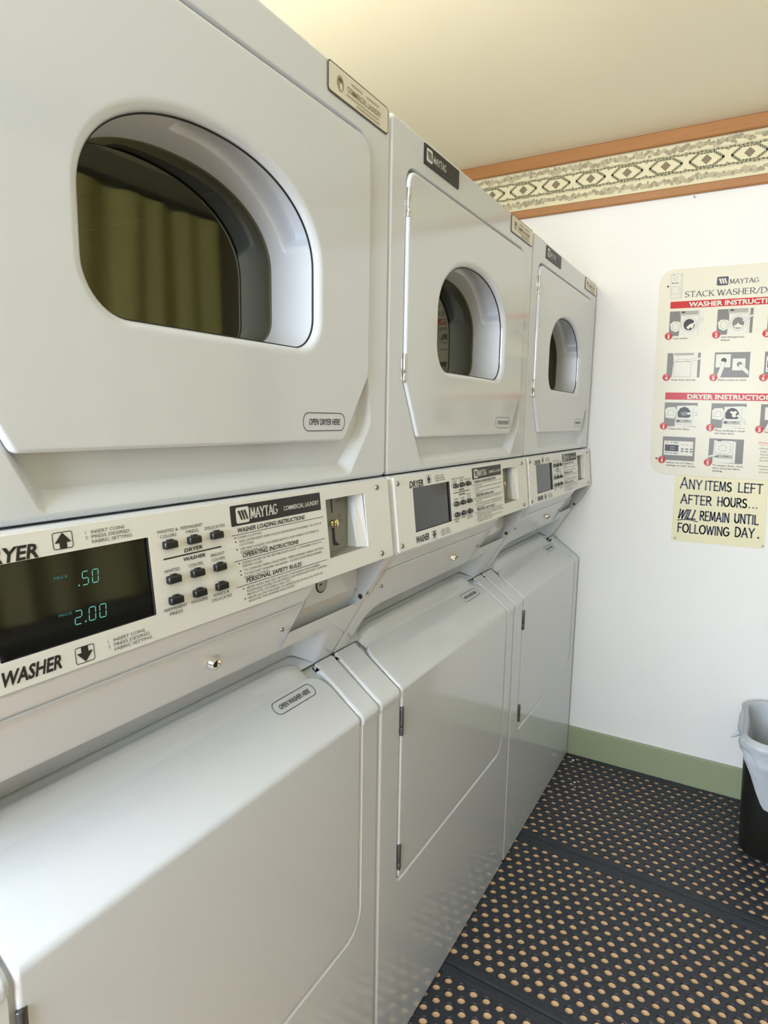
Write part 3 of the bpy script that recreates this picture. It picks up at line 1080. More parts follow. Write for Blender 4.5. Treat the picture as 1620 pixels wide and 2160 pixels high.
# coin vault opening with its two cheeks
b = MB()
fxb = -.030
vault = [(.0262, 1.0822), (fxb, 1.0822), (fxb, 1.0240), (-.0470, .9890)]
lipp = Vector(SM(S_CUT, 0, 0))
sec = vault + [(lipp.x - .012, .9875), (lipp.x, lipp.z), (lipp.x - .0005, lipp.z - .0040)]
for a, c, mm in ((0, 1, PAINT), (1, 2, PAINT), (2, 3, PAINT), (3, 4, GREYSTEEL), (4, 5, PAINT)):
    p, q = sec[a], sec[c]
    b.add([(p[0], CB0, p[1]), (p[0], CB1, p[1]), (q[0], CB1, q[1]), (q[0], CB0, q[1])], [(0, 1, 2, 3)], mm)
ck = [(.0262, 1.0822), (.0180, 1.0620), (.0095, 1.0440), (lipp.x + .0040, lipp.z + .0005), (lipp.x - .003, lipp.z - .006), (-.052, .985), (fxb, 1.02), (fxb, 1.0822)]
ckl = [(.0235, 1.0822), (.0120, 1.0640), (.0020, 1.0420), (-.0260, .9960), (-.0415, .9720), (-.0470, .9720), (-.052, .985), (fxb, 1.02), (fxb, 1.0822)]
for y0, y1, prof, mi_, mo in ((CB0 - .0005, CB0 + .0030, ckl, GREYSTEEL, GREYSTEEL), (CB1 - .0025, CB1 + .0012, ck, GREYSTEEL, PAINT)):
    b.cap([[(p[0], y0, p[1]) for p in prof]], mi_ if y0 > .6 else mo, True)
    b.cap([[(p[0], y1, p[1]) for p in prof]], mo)
    n = len(prof)
    for i in range(n):
        p, q = prof[i], prof[(i + 1) % n]
        b.add([(p[0], y0, p[1]), (p[0], y1, p[1]), (q[0], y1, q[1]), (q[0], y0, q[1])], [(0, 1, 2, 3)], PAINT if y0 > .6 else GREYSTEEL)
flat(b, circle(0, 0, .0046, 14), lambda u, v, l: (-.0215 + u, CB1 - .0027 - l, 1.0080 + v), DARKGAP, .0003)
b.lathe((-.0215, CB1 - .0028, 1.0080), (0, -1, 0), [(.0048, 0), (.0044, .0006), (0, .0006)], DARKGAP, 14, False)
cbox = part(b, 'coin_box', ROOT)
b = MB()
lk = (fxb, .6140, 1.0530)
b.lathe(lk, (1, 0, 0), [(.0150, .0), (.0150, .0010), (.0128, .0012)], DARKGAP, 26)
b.lathe(lk, (1, 0, 0), [(.0128, .0012), (.0122, .0022), (0, .0022)], GREYSTEEL, 26)
b.box((lk[0] + .0020, lk[1] - .0075, lk[2] - .0011), (lk[0] + .0028, lk[1] - .0005, lk[2] + .0011), DARKGAP)
part(b, 'vault_lock', cbox, 'round steel vault lock with a dark ring')

# ---- washer frame: two caps, two front strips, bottom plate
hx, hz = -.1035, .8760
hp = [(hx - .004, hz - .006), (hx - .002, hz - .001), (hx + .002, hz + .0000)]
HT = (Vector((.0030, .7985)) - Vector((hx, hz))).normalized()
hprof = []
for k in range(0, 9):
    t = k / 8
    hprof.append((hx + .004 + (-.012 - hx - .004) * t, hz - .003 + (.8092 - hz + .003) * t))


def hood_profile(x_front, z_end, radius=.017, nseg=8, lift=0.0, x_start=None, nsl=8):
    """slope, rounded nose, then straight down"""
    p0 = Vector((hx + .003, hz - .0022)) + Vector((HT.y, -HT.x)) * -lift
    d = HT
    # corner where the slope line meets x = x_front
    t = (x_front - p0.x) / d.x
    C = p0 + d * t
    ang = math.acos(max(-1, min(1, d.dot(Vector((0, -1))))))
    cut = radius * math.tan(ang / 2)
    a = C - d * cut
    e = C + Vector((0, -1)) * cut
    cen = e + Vector((-radius, 0))
    s0 = p0 if x_start is None else p0 + d * ((x_start - p0.x) / d.x)
    out = [tuple(s0 + (a - s0) * k / nsl) for k in range(nsl + 1)]
    a0 = atan2(a.y - cen.y, a.x - cen.x)
    for k in range(1, nseg + 1):
        q = a0 * (1 - k / nseg)
        out.append((cen.x + radius * cos(q), cen.y + radius * sin(q)))
    nz = 6
    z0 = out[-1][1]
    for k in range(1, nz + 1):
        out.append((x_front, z0 + (z_end - z0) * k / nz))
    return out


DL, DR, DB = .0825, .6890, .3880                       # washer door edges
CAPP = [(hx - .003, hz - .012), (hx - .0015, hz - .004), (hx + .0005, hz - .0012)] + hood_profile(.0030, .7840)
b = MB()
for y0, y1 in ((E0, DL - .0035), (DR + .0035, E1)):
    cols = [(y0, .016)] + edge_cols(y0, y1, .0075) + [(y1, .016)]
    sweep(b, CAPP, cols, PAINT)
    zc = .7840
    b.add([(.003, y0 + .006, zc), (.003, y1 - .006, zc), (-.012, y1, zc), (-.012, y0, zc)], [(3, 2, 1, 0)], PAINT)
# front plate below the caps, cut out for the door
Z1 = .7832
xs = .0012
OUT = [(E0 + .008, KZ), (E1 - .008, KZ), (E1 - .008, Z1)]
def cutline(g):
    return [(DR + g, Z1)] + [p for p in round_poly([(DL - g, DB - g), (DR + g, DB - g), (DR + g, Z1), (DL - g, Z1)], [.011 + g, .043 + g, 0, 0], 10) if p[1] < Z1 - 1e-6][::-1] + [(DL - g, Z1)]


cut, cut2 = cutline(.0075), cutline(.0040)
b.cap([X(OUT + cut + [(E0 + .008, Z1)], xs)], PAINT)
cc = cut
b.loft([X(cut, xs), X(cut2, -.0026), X(cut2, -.016)], PAINT, closed=False, smooth=False, flip=True)
for y, s_ in ((E0, 1), (E1, -1)):                       # rounded outer edges
    rr = []
    for k in range(7):
        a = pi / 2 * k / 6
        rr.append([(xs - .008 * (1 - sin(a)), y + s_ * .008 * (1 - cos(a)), z) for z in (KZ, .4, Z1)])
    b.loft(rr, PAINT, closed=False, flip=(s_ > 0))
# inner shell behind the gaps
INP = [(-.170, .8480), (-.130, .8640), (-.112, .8690)] + [(p[0] - .007, p[1] - .007) for p in hood_profile(.003, DB - .04, lift=0)]
sweep(b, INP, [(E0 + .009, 0), (E1 - .009, 0)], PAINT)
part(b, 'washer_frame')

# ---- washer door: grip lip, sloping lid, rounded nose, flat front
dprof = hood_profile(.0020, DB + .0, radius=.014, x_start=-.0880, nsl=12, nseg=9)
lipprof = [(-.1260, .8560), (-.1250, .8780), (-.1215, .8900), (-.1165, .8935), (-.1115, .8920), (-.1065, .8870), (-.1015, .8800), (-.0965, .8728), (-.0920, .8682), (-.0880, .8646)]
# the sheet
n = len(dprof)
acc = [0.0]
for i in range(1, n):
    acc.append(acc[-1] + (Vector(dprof[i]) - Vector(dprof[i - 1])).length)
# resample the profile finely near its ends so that the corners can be round
S = [0, .0015, .004, .008, .013, .019, .026, .034]
S += [a for a in acc if .038 < a < acc[-1] - .050]
tl = acc[-1]
S += [tl - q for q in (.046, .036, .027, .020, .014, .009, .005, .0025, .001, 0)]


def at(s):
    for i in range(1, n):
        if s <= acc[i] + 1e-9:
            t = (s - acc[i - 1]) / (acc[i] - acc[i - 1])
            return Vector(dprof[i - 1]).lerp(Vector(dprof[i]), t)
    return Vector(dprof[-1])


def corner(s, r):
    return r - sqrt(max(0.0, r * r - (r - s) ** 2)) if s < r else 0.0


b = MB()
rows = []
for s in S:
    p = at(s)
    t = (at(min(s + .002, tl)) - at(max(s - .002, 0))).normalized()
    nv = Vector((-t.y, t.x))
    e = tl - s
    dend = .005 - sqrt(max(0, .005 ** 2 - (.005 - e) ** 2)) if e < .005 else 0.0
    yl = DL + max(corner(s, .030), corner(tl - s, .012))
    yr = DR - max(corner(s, .036), corner(tl - s, .044))
    row = []
    for (y, d) in [(yl, .014)] + edge_cols(yl, yr, .0055, 5) + [(yr, .014)]:
        dd = max(d, dend)
        row.append((p.x - nv.x * dd, y, p.y - nv.y * dd))
    rows.append(row)
b.loft(rows, PAINT, closed=False)
# closing strip at the bottom
row = rows[-1]
b.loft([row, [(q[0] - .012, q[1], q[2]) for q in row]], PAINT, closed=False)
# rear grip lip with rounded ends
rows = []
y0, y1 = DL + .010, .664
ee = [.0005, .002, .005, .010, .017, .026, .037, .050, .062]
ysl = [y0 + e for e in ee] + [y0 + .08 + (y1 - y0 - .16) * k / 6 for k in range(7)] + [y1 - e for e in ee[::-1]]
for y in ysl:
    e = min(y - y0, y1 - y)
    g = sqrt(max(0.0, 1 - (1 - min(1, e / .060)) ** 2))
    rows.append([(p[0] + (1 - g) * .002, y, .8560 + (p[1] - .8560) * (.30 + .70 * g)) for p in lipprof])
b.loft(rows, PAINT, closed=False, flip=True)
wdoor = part(b, 'washer_door')
b = MB()
s_of = lambda x: (x + .0880) / HT.x


def lid(u, v, l):                                        # v: distance up the slope from the nose
    p = at(s_of(-.072)) - HT * v
    nn = Vector((-HT.y, HT.x))
    if nn.x < 0:
        nn = -nn
    return (p.x + nn.x * (l + .0002), u, p.y + nn.y * (l + .0002))


pl = rrect(.5440, -.0125, .6490, .0125, .011, 8)
ring(b, pl, .0011, lid, INK)
text(b, 'OPEN WASHER HERE', .5570, -.0045, .0090, lid, INK, width=.079, bold=.012, shear=.1)
part(b, 'door_label', wdoor, 'black printed door label')
hinge(.7010, .7600, .0845, .0020, .0042, HINGEGREY, .30, 'hinge', wdoor, 'dark grey hinge', (.0010, .0075, .0015))
hinge(.4100, .4640, .0845, .0020, .0042, HINGEGREY, .30, 'hinge', wdoor, 'dark grey hinge', (.0010, .0075, .0015))

# ------------------------------------------------------------------ three of them in a row
GRP = 'stacked washers and dryers along the left wall'
m2 = copy_tree(ROOT)
m3 = copy_tree(ROOT)
m2.location.y = W
m3.location.y = 2 * W
tag(ROOT, 'nearest white stacked washer and dryer, its black display lit with two prices', 'washer dryer', GRP)
tag(m2, 'middle white stacked washer and dryer, standing second from the camera with a blank display', 'washer dryer', GRP)
tag(m3, 'farthest white stacked washer and dryer, standing against the white back wall', 'washer dryer', GRP)

# the nearest display is lit
SEG = {'0': 'abcdef', '2': 'abged', '5': 'afgcd'}
SEGL = {'a': ((0, 1), (1, 1)), 'b': ((1, 1), (1, .5)), 'c': ((1, .5), (1, 0)), 'd': ((0, 0), (1, 0)), 'e': ((0, .5), (0, 0)), 'f': ((0, 1), (0, .5)), 'g': ((0, .5), (1, .5))}
b = MB()
b.cap([panel_loop(offset(DISP, -.001), -.0028)], DISPLAY)
dsp = lambda u, v, l: (PX(v) - .0028 + l, u, v)


def digits(mb, s, u, v, h, w, gap, m):
    for c in s:
        if c == '.':
            flat(mb, circle(u - gap * .1, v + .0006, .0008, 8), dsp, m, .0004)
            u += gap * .7
            continue
        for sg in SEG[c]:
            (a, c0), (e, f) = SEGL[sg]
            A = Vector((u + a * w + .10 * c0 * h, v + c0 * h))
            B = Vector((u + e * w + .10 * f * h, v + f * h))
            d = (B - A).normalized() * .0007
            stroke(mb, [A + d, B - d], .00085, dsp, m, .0004)
        u += w + gap


digits(b, '.50', .1590, 1.1585, .0125, .0062, .0044, DIGIT)
digits(b, '2.00', .1500, 1.1235, .0125, .0068, .0046, DIGIT)
text(b, 'PRICE', .1350, 1.1690, .0026, dsp, DIGITDIM, width=.013)
text(b, 'PRICE', .1350, 1.1345, .0026, dsp, DIGITDIM, width=.013)
old = [o for o in cpanel.children if o.name.split('.')[0] == 'display'][0]
bpy.data.objects.remove(old)
part(b, 'display', cpanel, 'black display lit with teal prices')

# ------------------------------------------------------------------ instruction poster on the back wall
PXX, PZZ = .2145, 1.8400


def po(u, v, l):                                         # u right, v DOWN from the top left corner
    return (PXX + u + .021 * v, YB - .0035 - l, PZZ - v - .018 * u)


pf = lambda u, v, l: po(u, -v, l)                        # v up, for lettering
PW, PH = .477, .703
b = MB()
pout = rrect(0, -PH, PW, 0, .050, 10)
b.loft([[(p[0], YB, p[2]) for p in [pf(*q, 0) for q in pout]], [pf(*q, -.0005) for q in pout], [pf(*q, 0) for q in offset(pout, .0005)]], POSTER, smooth=False)
b.cap([[pf(*q, 0) for q in offset(pout, .0005)]], POSTER)


def R4(u0, v0, u1, v1):
    return [(u0, -v1), (u1, -v1), (u1, -v0), (u0, -v0)]


def prect(u0, v0, u1, v1, m, l=.0003):
    flat(b, R4(u0, v0, u1, v1), pf, m, l)


def pline(pts, w, m, l=.0006):
    stroke(b, [(p[0], -p[1]) for p in pts], w, pf, m, l)


def ppoly(pts, m, l=.0005):
    P = [(p[0], -p[1]) for p in pts]
    a = sum(P[i - 1][0] * P[i][1] - P[i][0] * P[i - 1][1] for i in range(len(P)))
    flat(b, P if a > 0 else P[::-1], pf, m, l)


# heading
badge(b, .1960, -.0490, .0345, .0285, pf, SIGNINK, POSTER)
glyphs(b, 'MAYTAG', .2175, .3000, -.0595, .0145, pf, GREYINK, .0026, serif=True, pen=.35)
glyphs(b, 'STACK WASHER/DRYER', .0840, .3950, -.0945, .0180, pf, GREYINK, .0032, serif=True, pen=.35)
# small drawing of a stacked unit
prect(.0370, .0160, .0735, .0960, PICLIGHT)
for q in (((.0370, .0160), (.0735, .0160)), ((.0735, .0160), (.0735, .088)), ((.0735, .088), (.0690, .096)), ((.0690, .096), (.0370, .096)), ((.0370, .096), (.0370, .016)), ((.0690, .018), (.0690, .096))):
    pline(q, .0006, PICGREY)
ring(b, circle(.0520, -.0310, .0065, 14), .0006, pf, PICGREY, .0006)
prect(.0400, .0440, .0460, .0470, INK, .0006); prect(.0475, .0445, .0620, .0470, PICGREY, .0006); prect(.0425, .0180, .0475, .0195, INK, .0006)
ring(b, rrect(.0410, -.0820, .0640, -.0580, .002, 3), .0006, pf, PICGREY, .0006)
# bars
for v0, v1, s_, u0, u1 in ((.1073, .1305, 'WASHER INSTRUCTIONS', .0975, .3815), (.4160, .4405, 'DRYER INSTRUCTIONS', .1100, .3780)):
    prect(.0390, v0, .4380, v1, RED)
    text(b, s_, u0, -(v1 - .0040), .0155, pf, PICLIGHT, width=u1 - u0, bold=.035, lift=.0006)

UC = (.0390, .1870, .3340)
VR = (.1400, .2810, .4505, .5695)
TW, TH = .105, .083


def arm(u, v, pts, l=.0011):
    pts = [(u + p[0] * TW, v + p[1] * TH) for p in pts]
    ppoly(pts, PICLIGHT, l)
    pline([pts[-1]] + pts, .0007, PICGREY, l + .0002)


def ell(cx, cy, rx, ry, n=18):
    return [(cx + rx * cos(2 * pi * k / n), cy + ry * sin(2 * pi * k / n)) for k in range(n)]


def outline(pts, m=PICGREY, w=.0008, l=.0009):
    pline(list(pts) + [pts[0]], w, m, l)


def washer_pic(u, v, content):
    T = lambda p: (u + p[0] * TW, v + p[1] * TH)
    prect(u, v, u + TW, v + TH, PICGREY)
    ppoly([T(p) for p in ((.32, 0), (1, 0), (1, 1), (.30, 1), (.34, .35))], PICLIGHT)
    prect(u + .30 * TW, v, u + .86 * TW, v + .16 * TH, PICMID, .0006)
    prect(u + .36 * TW, v + .02 * TH, u + .46 * TW, v + .08 * TH, PICDARK, .0008)
    pline([T((.32, .20)), T((.88, .20))], .0008, PICGREY)
    pline([T((.90, 0)), T((.86, 1))], .0006, PICGREY)
    lidp = [T(p) for p in ((.02, .52), (.12, .40), (.30, .42), (.35, .52), (.32, .78), (.20, .86), (.06, .76))]
    ppoly(lidp, PICLIGHT, .0007); outline(lidp)
    e = ell(*T((.20, .62)), .095 * TW, .15 * TH); outline(e)
    prect(u + .02 * TW, v + .84 * TH, u + .28 * TW, v + TH, PICGREY, .0008)
    e = ell(*T((.60, .56)), .225 * TW, .29 * TH); ppoly(e, PICLIGHT, .0007); outline(e)
    e = ell(*T((.60, .56)), .170 * TW, .23 * TH); ppoly(e, PICDARK if content else PICGREY, .0009)
    if content:
        ppoly([T(p) for p in ((.52, .66), (.62, .54), (.70, .50), (.74, .60), (.70, .74), (.64, .66), (.58, .76))], PICLIGHT, .0012)
        arm(u, v, ((.68, .52), (.80, .42), (1, .32), (1, .40), (.82, .50), (.72, .58)))
    else:
        ppoly([T(p) for p in ((.48, .66), (.56, .62), (.60, .54), (.64, .62), (.74, .66), (.70, .74), (.52, .74))], PICLIGHT, .0012)
        prect(u + .92 * TW, v, u + TW, v + .96 * TH, PICGREY, .0008)
        arm(u, v, ((.70, .46), (.92, .28), (1, .24), (1, .32), (.90, .38), (.76, .52)), .0014)


def dryer_pic(u, v, shirt):
    T = lambda p: (u + p[0] * TW, v + p[1] * TH)
    prect(u, v, u + TW, v + TH, PICGREY)
    ppoly([T(p) for p in ((.38, .14), (.92, .10), (1, .14), (1, .98), (.34, 1), (.34, .68), (.38, .62))], PICLIGHT)
    pline([T((.88, .12)), T((.86, 1))], .0006, PICGREY)
    d = [T(p) for p in ((.02, .30), (.10, .20), (.32, .18), (.38, .30), (.37, .58), (.30, .68), (.04, .64))]
    ppoly(d, PICLIGHT, .0007); outline(d)
    e = [T(p) for p in ((.10, .54), (.10, .40), (.15, .32), (.25, .32), (.30, .40), (.29, .54))]; outline(e)
    e = [T(p) for p in ((.42, .58), (.41, .40), (.48, .24), (.60, .17), (.72, .22), (.80, .36), (.80, .58), (.74, .62), (.46, .62))]
    ppoly(e, PICDARK, .0008); outline(e)
    if shirt:
        ppoly([T(p) for p in ((.54, .36), (.58, .29), (.64, .34), (.70, .29), (.76, .36), (.70, .42), (.74, .52), (.66, .56), (.60, .50), (.62, .42))], PICLIGHT, .0011)
        arm(u, v, ((.76, .42), (.90, .58), (1, .70), (1, .82), (.88, .68), (.74, .50)), .0013)
    else:
        ppoly([T(p) for p in ((.50, .40), (.68, .36), (.72, .50), (.58, .56), (.52, .50))], PICGREY, .0011)
        arm(u, v, ((.68, .42), (.80, .38), (1, .42), (1, .52), (.82, .48), (.72, .50)), .0013)
    prect(u + .36 * TW, v + .70 * TH, u + .84 * TW, v + .84 * TH, PICMID, .0007)
    prect(u + .40 * TW, v + .72 * TH, u + .48 * TW, v + .80 * TH, INK, .0009)
    prect(u + .62 * TW, v + .73 * TH, u + .74 * TW, v + .76 * TH, GREYINK, .0009)
    pline([T((.36, .90)), T((.84, .92))], .0008, PICGREY)


washer_pic(UC[0], VR[0], True)
washer_pic(UC[1], VR[0], False)
# closed washer door
u, v = UC[0], VR[1]
T = lambda p: (u + p[0] * TW, v + p[1] * TH)
prect(u, v, u + TW, v + TH, PICGREY)
ppoly([T(p) for p in ((.17, 0), (.92, 0), (.92, 1), (.16, 1), (.20, .35))], PICLIGHT)
prect(u + .20 * TW, v, u + .80 * TW, v + .10 * TH, PICMID, .0006)
e = [T(p) for p in ((.22, .96), (.22, .42), (.27, .34), (.68, .34), (.73, .42), (.73, .96))]; outline(e)
e = [T(p) for p in ((.25, .36), (.30, .26), (.62, .26), (.70, .36))]; outline(e)
arm(u, v, ((.60, .30), (.92, .20), (1, .18), (1, .28), (.90, .30), (.62, .36)))
# two hands at the coin slots
u, v = UC[1], VR[1]
prect(u, v, u + TW, v + TH, PICGREY)
prect(u + .04 * TW, v + .08 * TH, u + .46 * TW, v + .60 * TH, PICLIGHT, .0006)
prect(u + .52 * TW, v + .25 * TH, u + .88 * TW, v + .72 * TH, PICLIGHT, .0006)
for cx, cy, m_ in ((.27, .32, PICDARK), (.72, .48, PICGREY)):
    e = ell(u + cx * TW, v + cy * TH, .08 * TW, .10 * TH, 12); ppoly(e, m_, .0009)
arm(u, v, ((.22, .34), (.32, .40), (.28, .66), (.20, 1), (.07, 1), (.16, .66)))
arm(u, v, ((.70, .50), (.80, .48), (.98, .74), (.99, .92), (.86, .78), (.72, .60)))
# third column
for vr in (VR[0], VR[2]):
    u, v = UC[2], vr
    prect(u, v, u + TW, v + TH, PICGREY)
    prect(u + .12 * TW, v + .12 * TH, u + .60 * TW, v + .62 * TH, PICLIGHT, .0006)
    e = ell(u + .36 * TW, v + .34 * TH, .09 * TW, .10 * TH, 12); ppoly(e, PICDARK, .0009)
    arm(u, v, ((.30, .36), (.42, .40), (.42, .70), (.38, 1), (.14, 1), (.24, .66)))
u, v = UC[2], VR[1]


def panel_pic(u, v):
    prect(u, v, u + TW, v + TH, PICGREY)
    prect(u + .05 * TW, v + .18 * TH, u + .94 * TW, v + .78 * TH, PICLIGHT, .0006)
    prect(u + .08 * TW, v + .34 * TH, u + .50 * TW, v + .62 * TH, INK, .0008)
    for q in (.40, .50):
        prect(u + .24 * TW, v + q * TH, u + .38 * TW, v + (q + .06) * TH, PICGREY, .0010)
    prect(u + .08 * TW, v + .23 * TH, u + .20 * TW, v + .255 * TH, REDTEXT, .0008)
    prect(u + .08 * TW, v + .68 * TH, u + .24 * TW, v + .705 * TH, INK, .0008)
    for q in (.245, .70):
        e = ell(u + .28 * TW, v + q * TH, .02 * TW, .025 * TH, 8); ppoly(e, INK, .0008)
        prect(u + .34 * TW, v + (q - .02) * TH, u + .48 * TW, v + (q + .02) * TH, PICGREY, .0008)
    for r in range(3):
        for c in range(3):
            prect(u + (.58 + .135 * c) * TW, v + (.31, .48, .58)[r] * TH, u + (.66 + .135 * c) * TW, v + (.345, .525, .625)[r] * TH, (REDTEXT, INK, INK)[r], .0008)


panel_pic(UC[2], VR[1])
dryer_pic(UC[0], VR[2], False)
dryer_pic(UC[1], VR[2], True)
panel_pic(UC[0], VR[3])
u, v = UC[1], VR[3]
T = lambda p: (u + p[0] * TW, v + p[1] * TH)
prect(u, v, u + TW, v + TH, PICGREY)
ppoly([T(p) for p in ((.15, .08), (.70, .08), (.78, .12), (.78, .98), (.13, 1))], PICLIGHT)
prect(u + .24 * TW, v + .06 * TH, u + .36 * TW, v + .10 * TH, INK, .0008)
pline([T((.70, .08)), T((.70, 1))], .0006, PICGREY)
e = [T(p) for p in ((.18, .52), (.18, .20), (.23, .14), (.58, .14), (.63, .20), (.63, .52), (.56, .62), (.25, .62))]; outline(e)
e = [T(p) for p in ((.30, .46), (.30, .34), (.35, .26), (.46, .26), (.51, .34), (.51, .46), (.47, .50), (.34, .50))]; outline(e)
prect(u + .16 * TW, v + .66 * TH, u + .70 * TW, v + .80 * TH, PICMID, .0007)
prect(u + .20 * TW, v + .69 * TH, u + .29 * TW, v + .75 * TH, INK, .0009)
prect(u + .45 * TW, v + .70 * TH, u + .58 * TW, v + .73 * TH, GREYINK, .0009)
arm(u, v, ((0, .72), (.28, .60), (.34, .60), (.26, .70), (.0, .80)))
# numbered step badges and captions
CAPS = [(0, 0, '1', ['Load washer.']), (1, 0, '2', ['Add detergent and', 'bleach.']), (2, 0, '3', ['Close door securely.']),
        (0, 1, '4', ['Close door securely.']), (1, 1, '5', ['Insert coins or card.']), (2, 1, '6', ['Select fabric', 'setting to start.']),
        (0, 2, '1', ['Clean lint filter.']), (1, 2, '2', ['Place clothing in dryer', 'and close door.']), (2, 2, '3', ['Insert coins.']),
        (0, 3, '4', ['Select one of 3 fabric', 'settings to start dryer.']), (1, 3, '5', ['To restart dryer, close', 'door and press fabric', 'setting.'])]
for c, r, n_, ls in CAPS:
    cu, cv = UC[c], VR[r] + TH
    flat(b, circle(cu, -cv, .0125, 22), pf, RED, .0014)
    text(b, 'STEP', cu, -(cv - .0062), .0030, pf, PICLIGHT, width=.011, bold=.02, lift=.0018, center=True)
    text(b, n_, cu, -(cv + .0080), .0120, pf, PICLIGHT, width=.0075 if n_ != '1' else .005, bold=.05, lift=.0018, center=True)
    for k, s_ in enumerate(ls):
        text(b, s_, cu + .0150, -(cv + .0110 + k * .0096), .0062, pf, INK, width=.0040 * len(s_), bold=.018)
# personal safety column
text(b, 'Personal Safety Rules', .3365, -.5810, .0080, pf, REDTEXT, width=.098, bold=.02)
pline([(.3365, .5860), (.4380, .5860)], .0007, PICGREY)
for k, s_ in enumerate(('Never dry articles with', 'foam rubber, flammable', 'fumes or materials like', 'petroleum and cleaning', 'products.', '', 'Never allow children to', 'operate or to play in or', 'around the machines.')):
    if s_:
        text(b, s_, .3420, -(.5990 + k * .0098), .0060, pf, GREYINK, width=.0042 * len(s_), bold=.008)
for vv in (.5965, .6553):
    flat(b, circle(.3385, -vv, .0012, 8), pf, INK)
for (u, v) in ((.0285, .0555), (.0210, .6490), (.4490, .0555), (.4490, .6490)):
    flat(b, circle(u, -v, .0032, 14), pf, DARKGAP, .0004)
tag(b.build('instruction_poster'), 'large cream instruction poster with red bars and step pictures on the back wall', 'poster')

# ------------------------------------------------------------------ hand-lettered sign under it
CR = [(.3150, 1.1480), (.5995, 1.1430), (.6084, .9010), (.3182, .8990)]


def sg(u, v, l):                                         # u, v in 0..1, v down
    a = Vector(CR[0]).lerp(Vector(CR[1]), u)
    c = Vector(CR[3]).lerp(Vector(CR[2]), u)
    p = a.lerp(c, v)
    return (p.x, YB - .0022 - l, p.y)


def sgv(u, v, l):                                        # same, in metres with v up (for even strokes)
    return sg(u / .287, -v / .2445, l)


b = MB()
o4 = [(0, 1), (1, 1), (1, 0), (0, 0)]
b.cap([[sg(*p, 0) for p in o4]], SIGN)
b.loft([[(q[0], YB - .0002, q[2]) for q in (sg(*p, 0) for p in o4)], [sg(*p, 0) for p in o4]], SIGN, smooth=False)
gu, gv = .287, .2445
for s_, u0, u1, v, h, sh, big in (('ANY', .070, .305, .235, .125, .0, 1.22), ('ITEMS', .345, .625, .236, .125, .0, 1), ('LEFT', .700, .950, .232, .125, .0, 1),
                             ('AFTER', .085, .420, .452, .122, .0, 1.08), ('HOURS', .490, .795, .447, .122, .0, 1),
                             ('WILL', .055, .255, .668, .128, .30, 1), ('REMAIN', .310, .620, .672, .125, .0, 1), ('UNTIL', .680, .925, .668, .125, .0, 1),
                             ('FOLLOWING', .070, .630, .868, .120, .0, 1.05), ('DAY', .695, .890, .862, .130, .0, 1)):
    glyphs(b, s_, u0 * gu, u1 * gu, -v * gv, h * gv, sgv, SIGNINK, .0047 if s_ != 'WILL' else .0052, shear=sh, big_first=big, gap=.20)
for u, v in ((.825, .447), (.865, .447), (.900, .447), (.935, .862)):
    flat(b, circle(u * gu, -v * gv + .002, .0026 if v < .8 else .0036, 10), sgv, SIGNINK, .0004)
stroke(b, [(u * gu, -(.700 - .022 * sin(pi * (u - .06) / .24) + .03 * (u - .06)) * gv) for u in (.06, .10, .14, .18, .22, .26, .285)], .0034, sgv, SIGNINK, round_=True)
sgn = tag(b.build('notice_sign'), 'small cream notice hand-lettered in dark ink below the poster', 'sign')
for p in ((.045, .962), (.985, .964)):
    b = MB()
    q = sg(*p, 0)
    b.lathe(q, (0, -1, 0), [(.0042, 0), (.0040, .0012), (.0022, .0022), (0, .0024)], GREYSTEEL, 14)
    b.build('screw', sgn)['label'] = 'steel screw'

# ------------------------------------------------------------------ rubber mats
PIT, ROW, HR = .0326, .0309, .0101
TH_M = .006


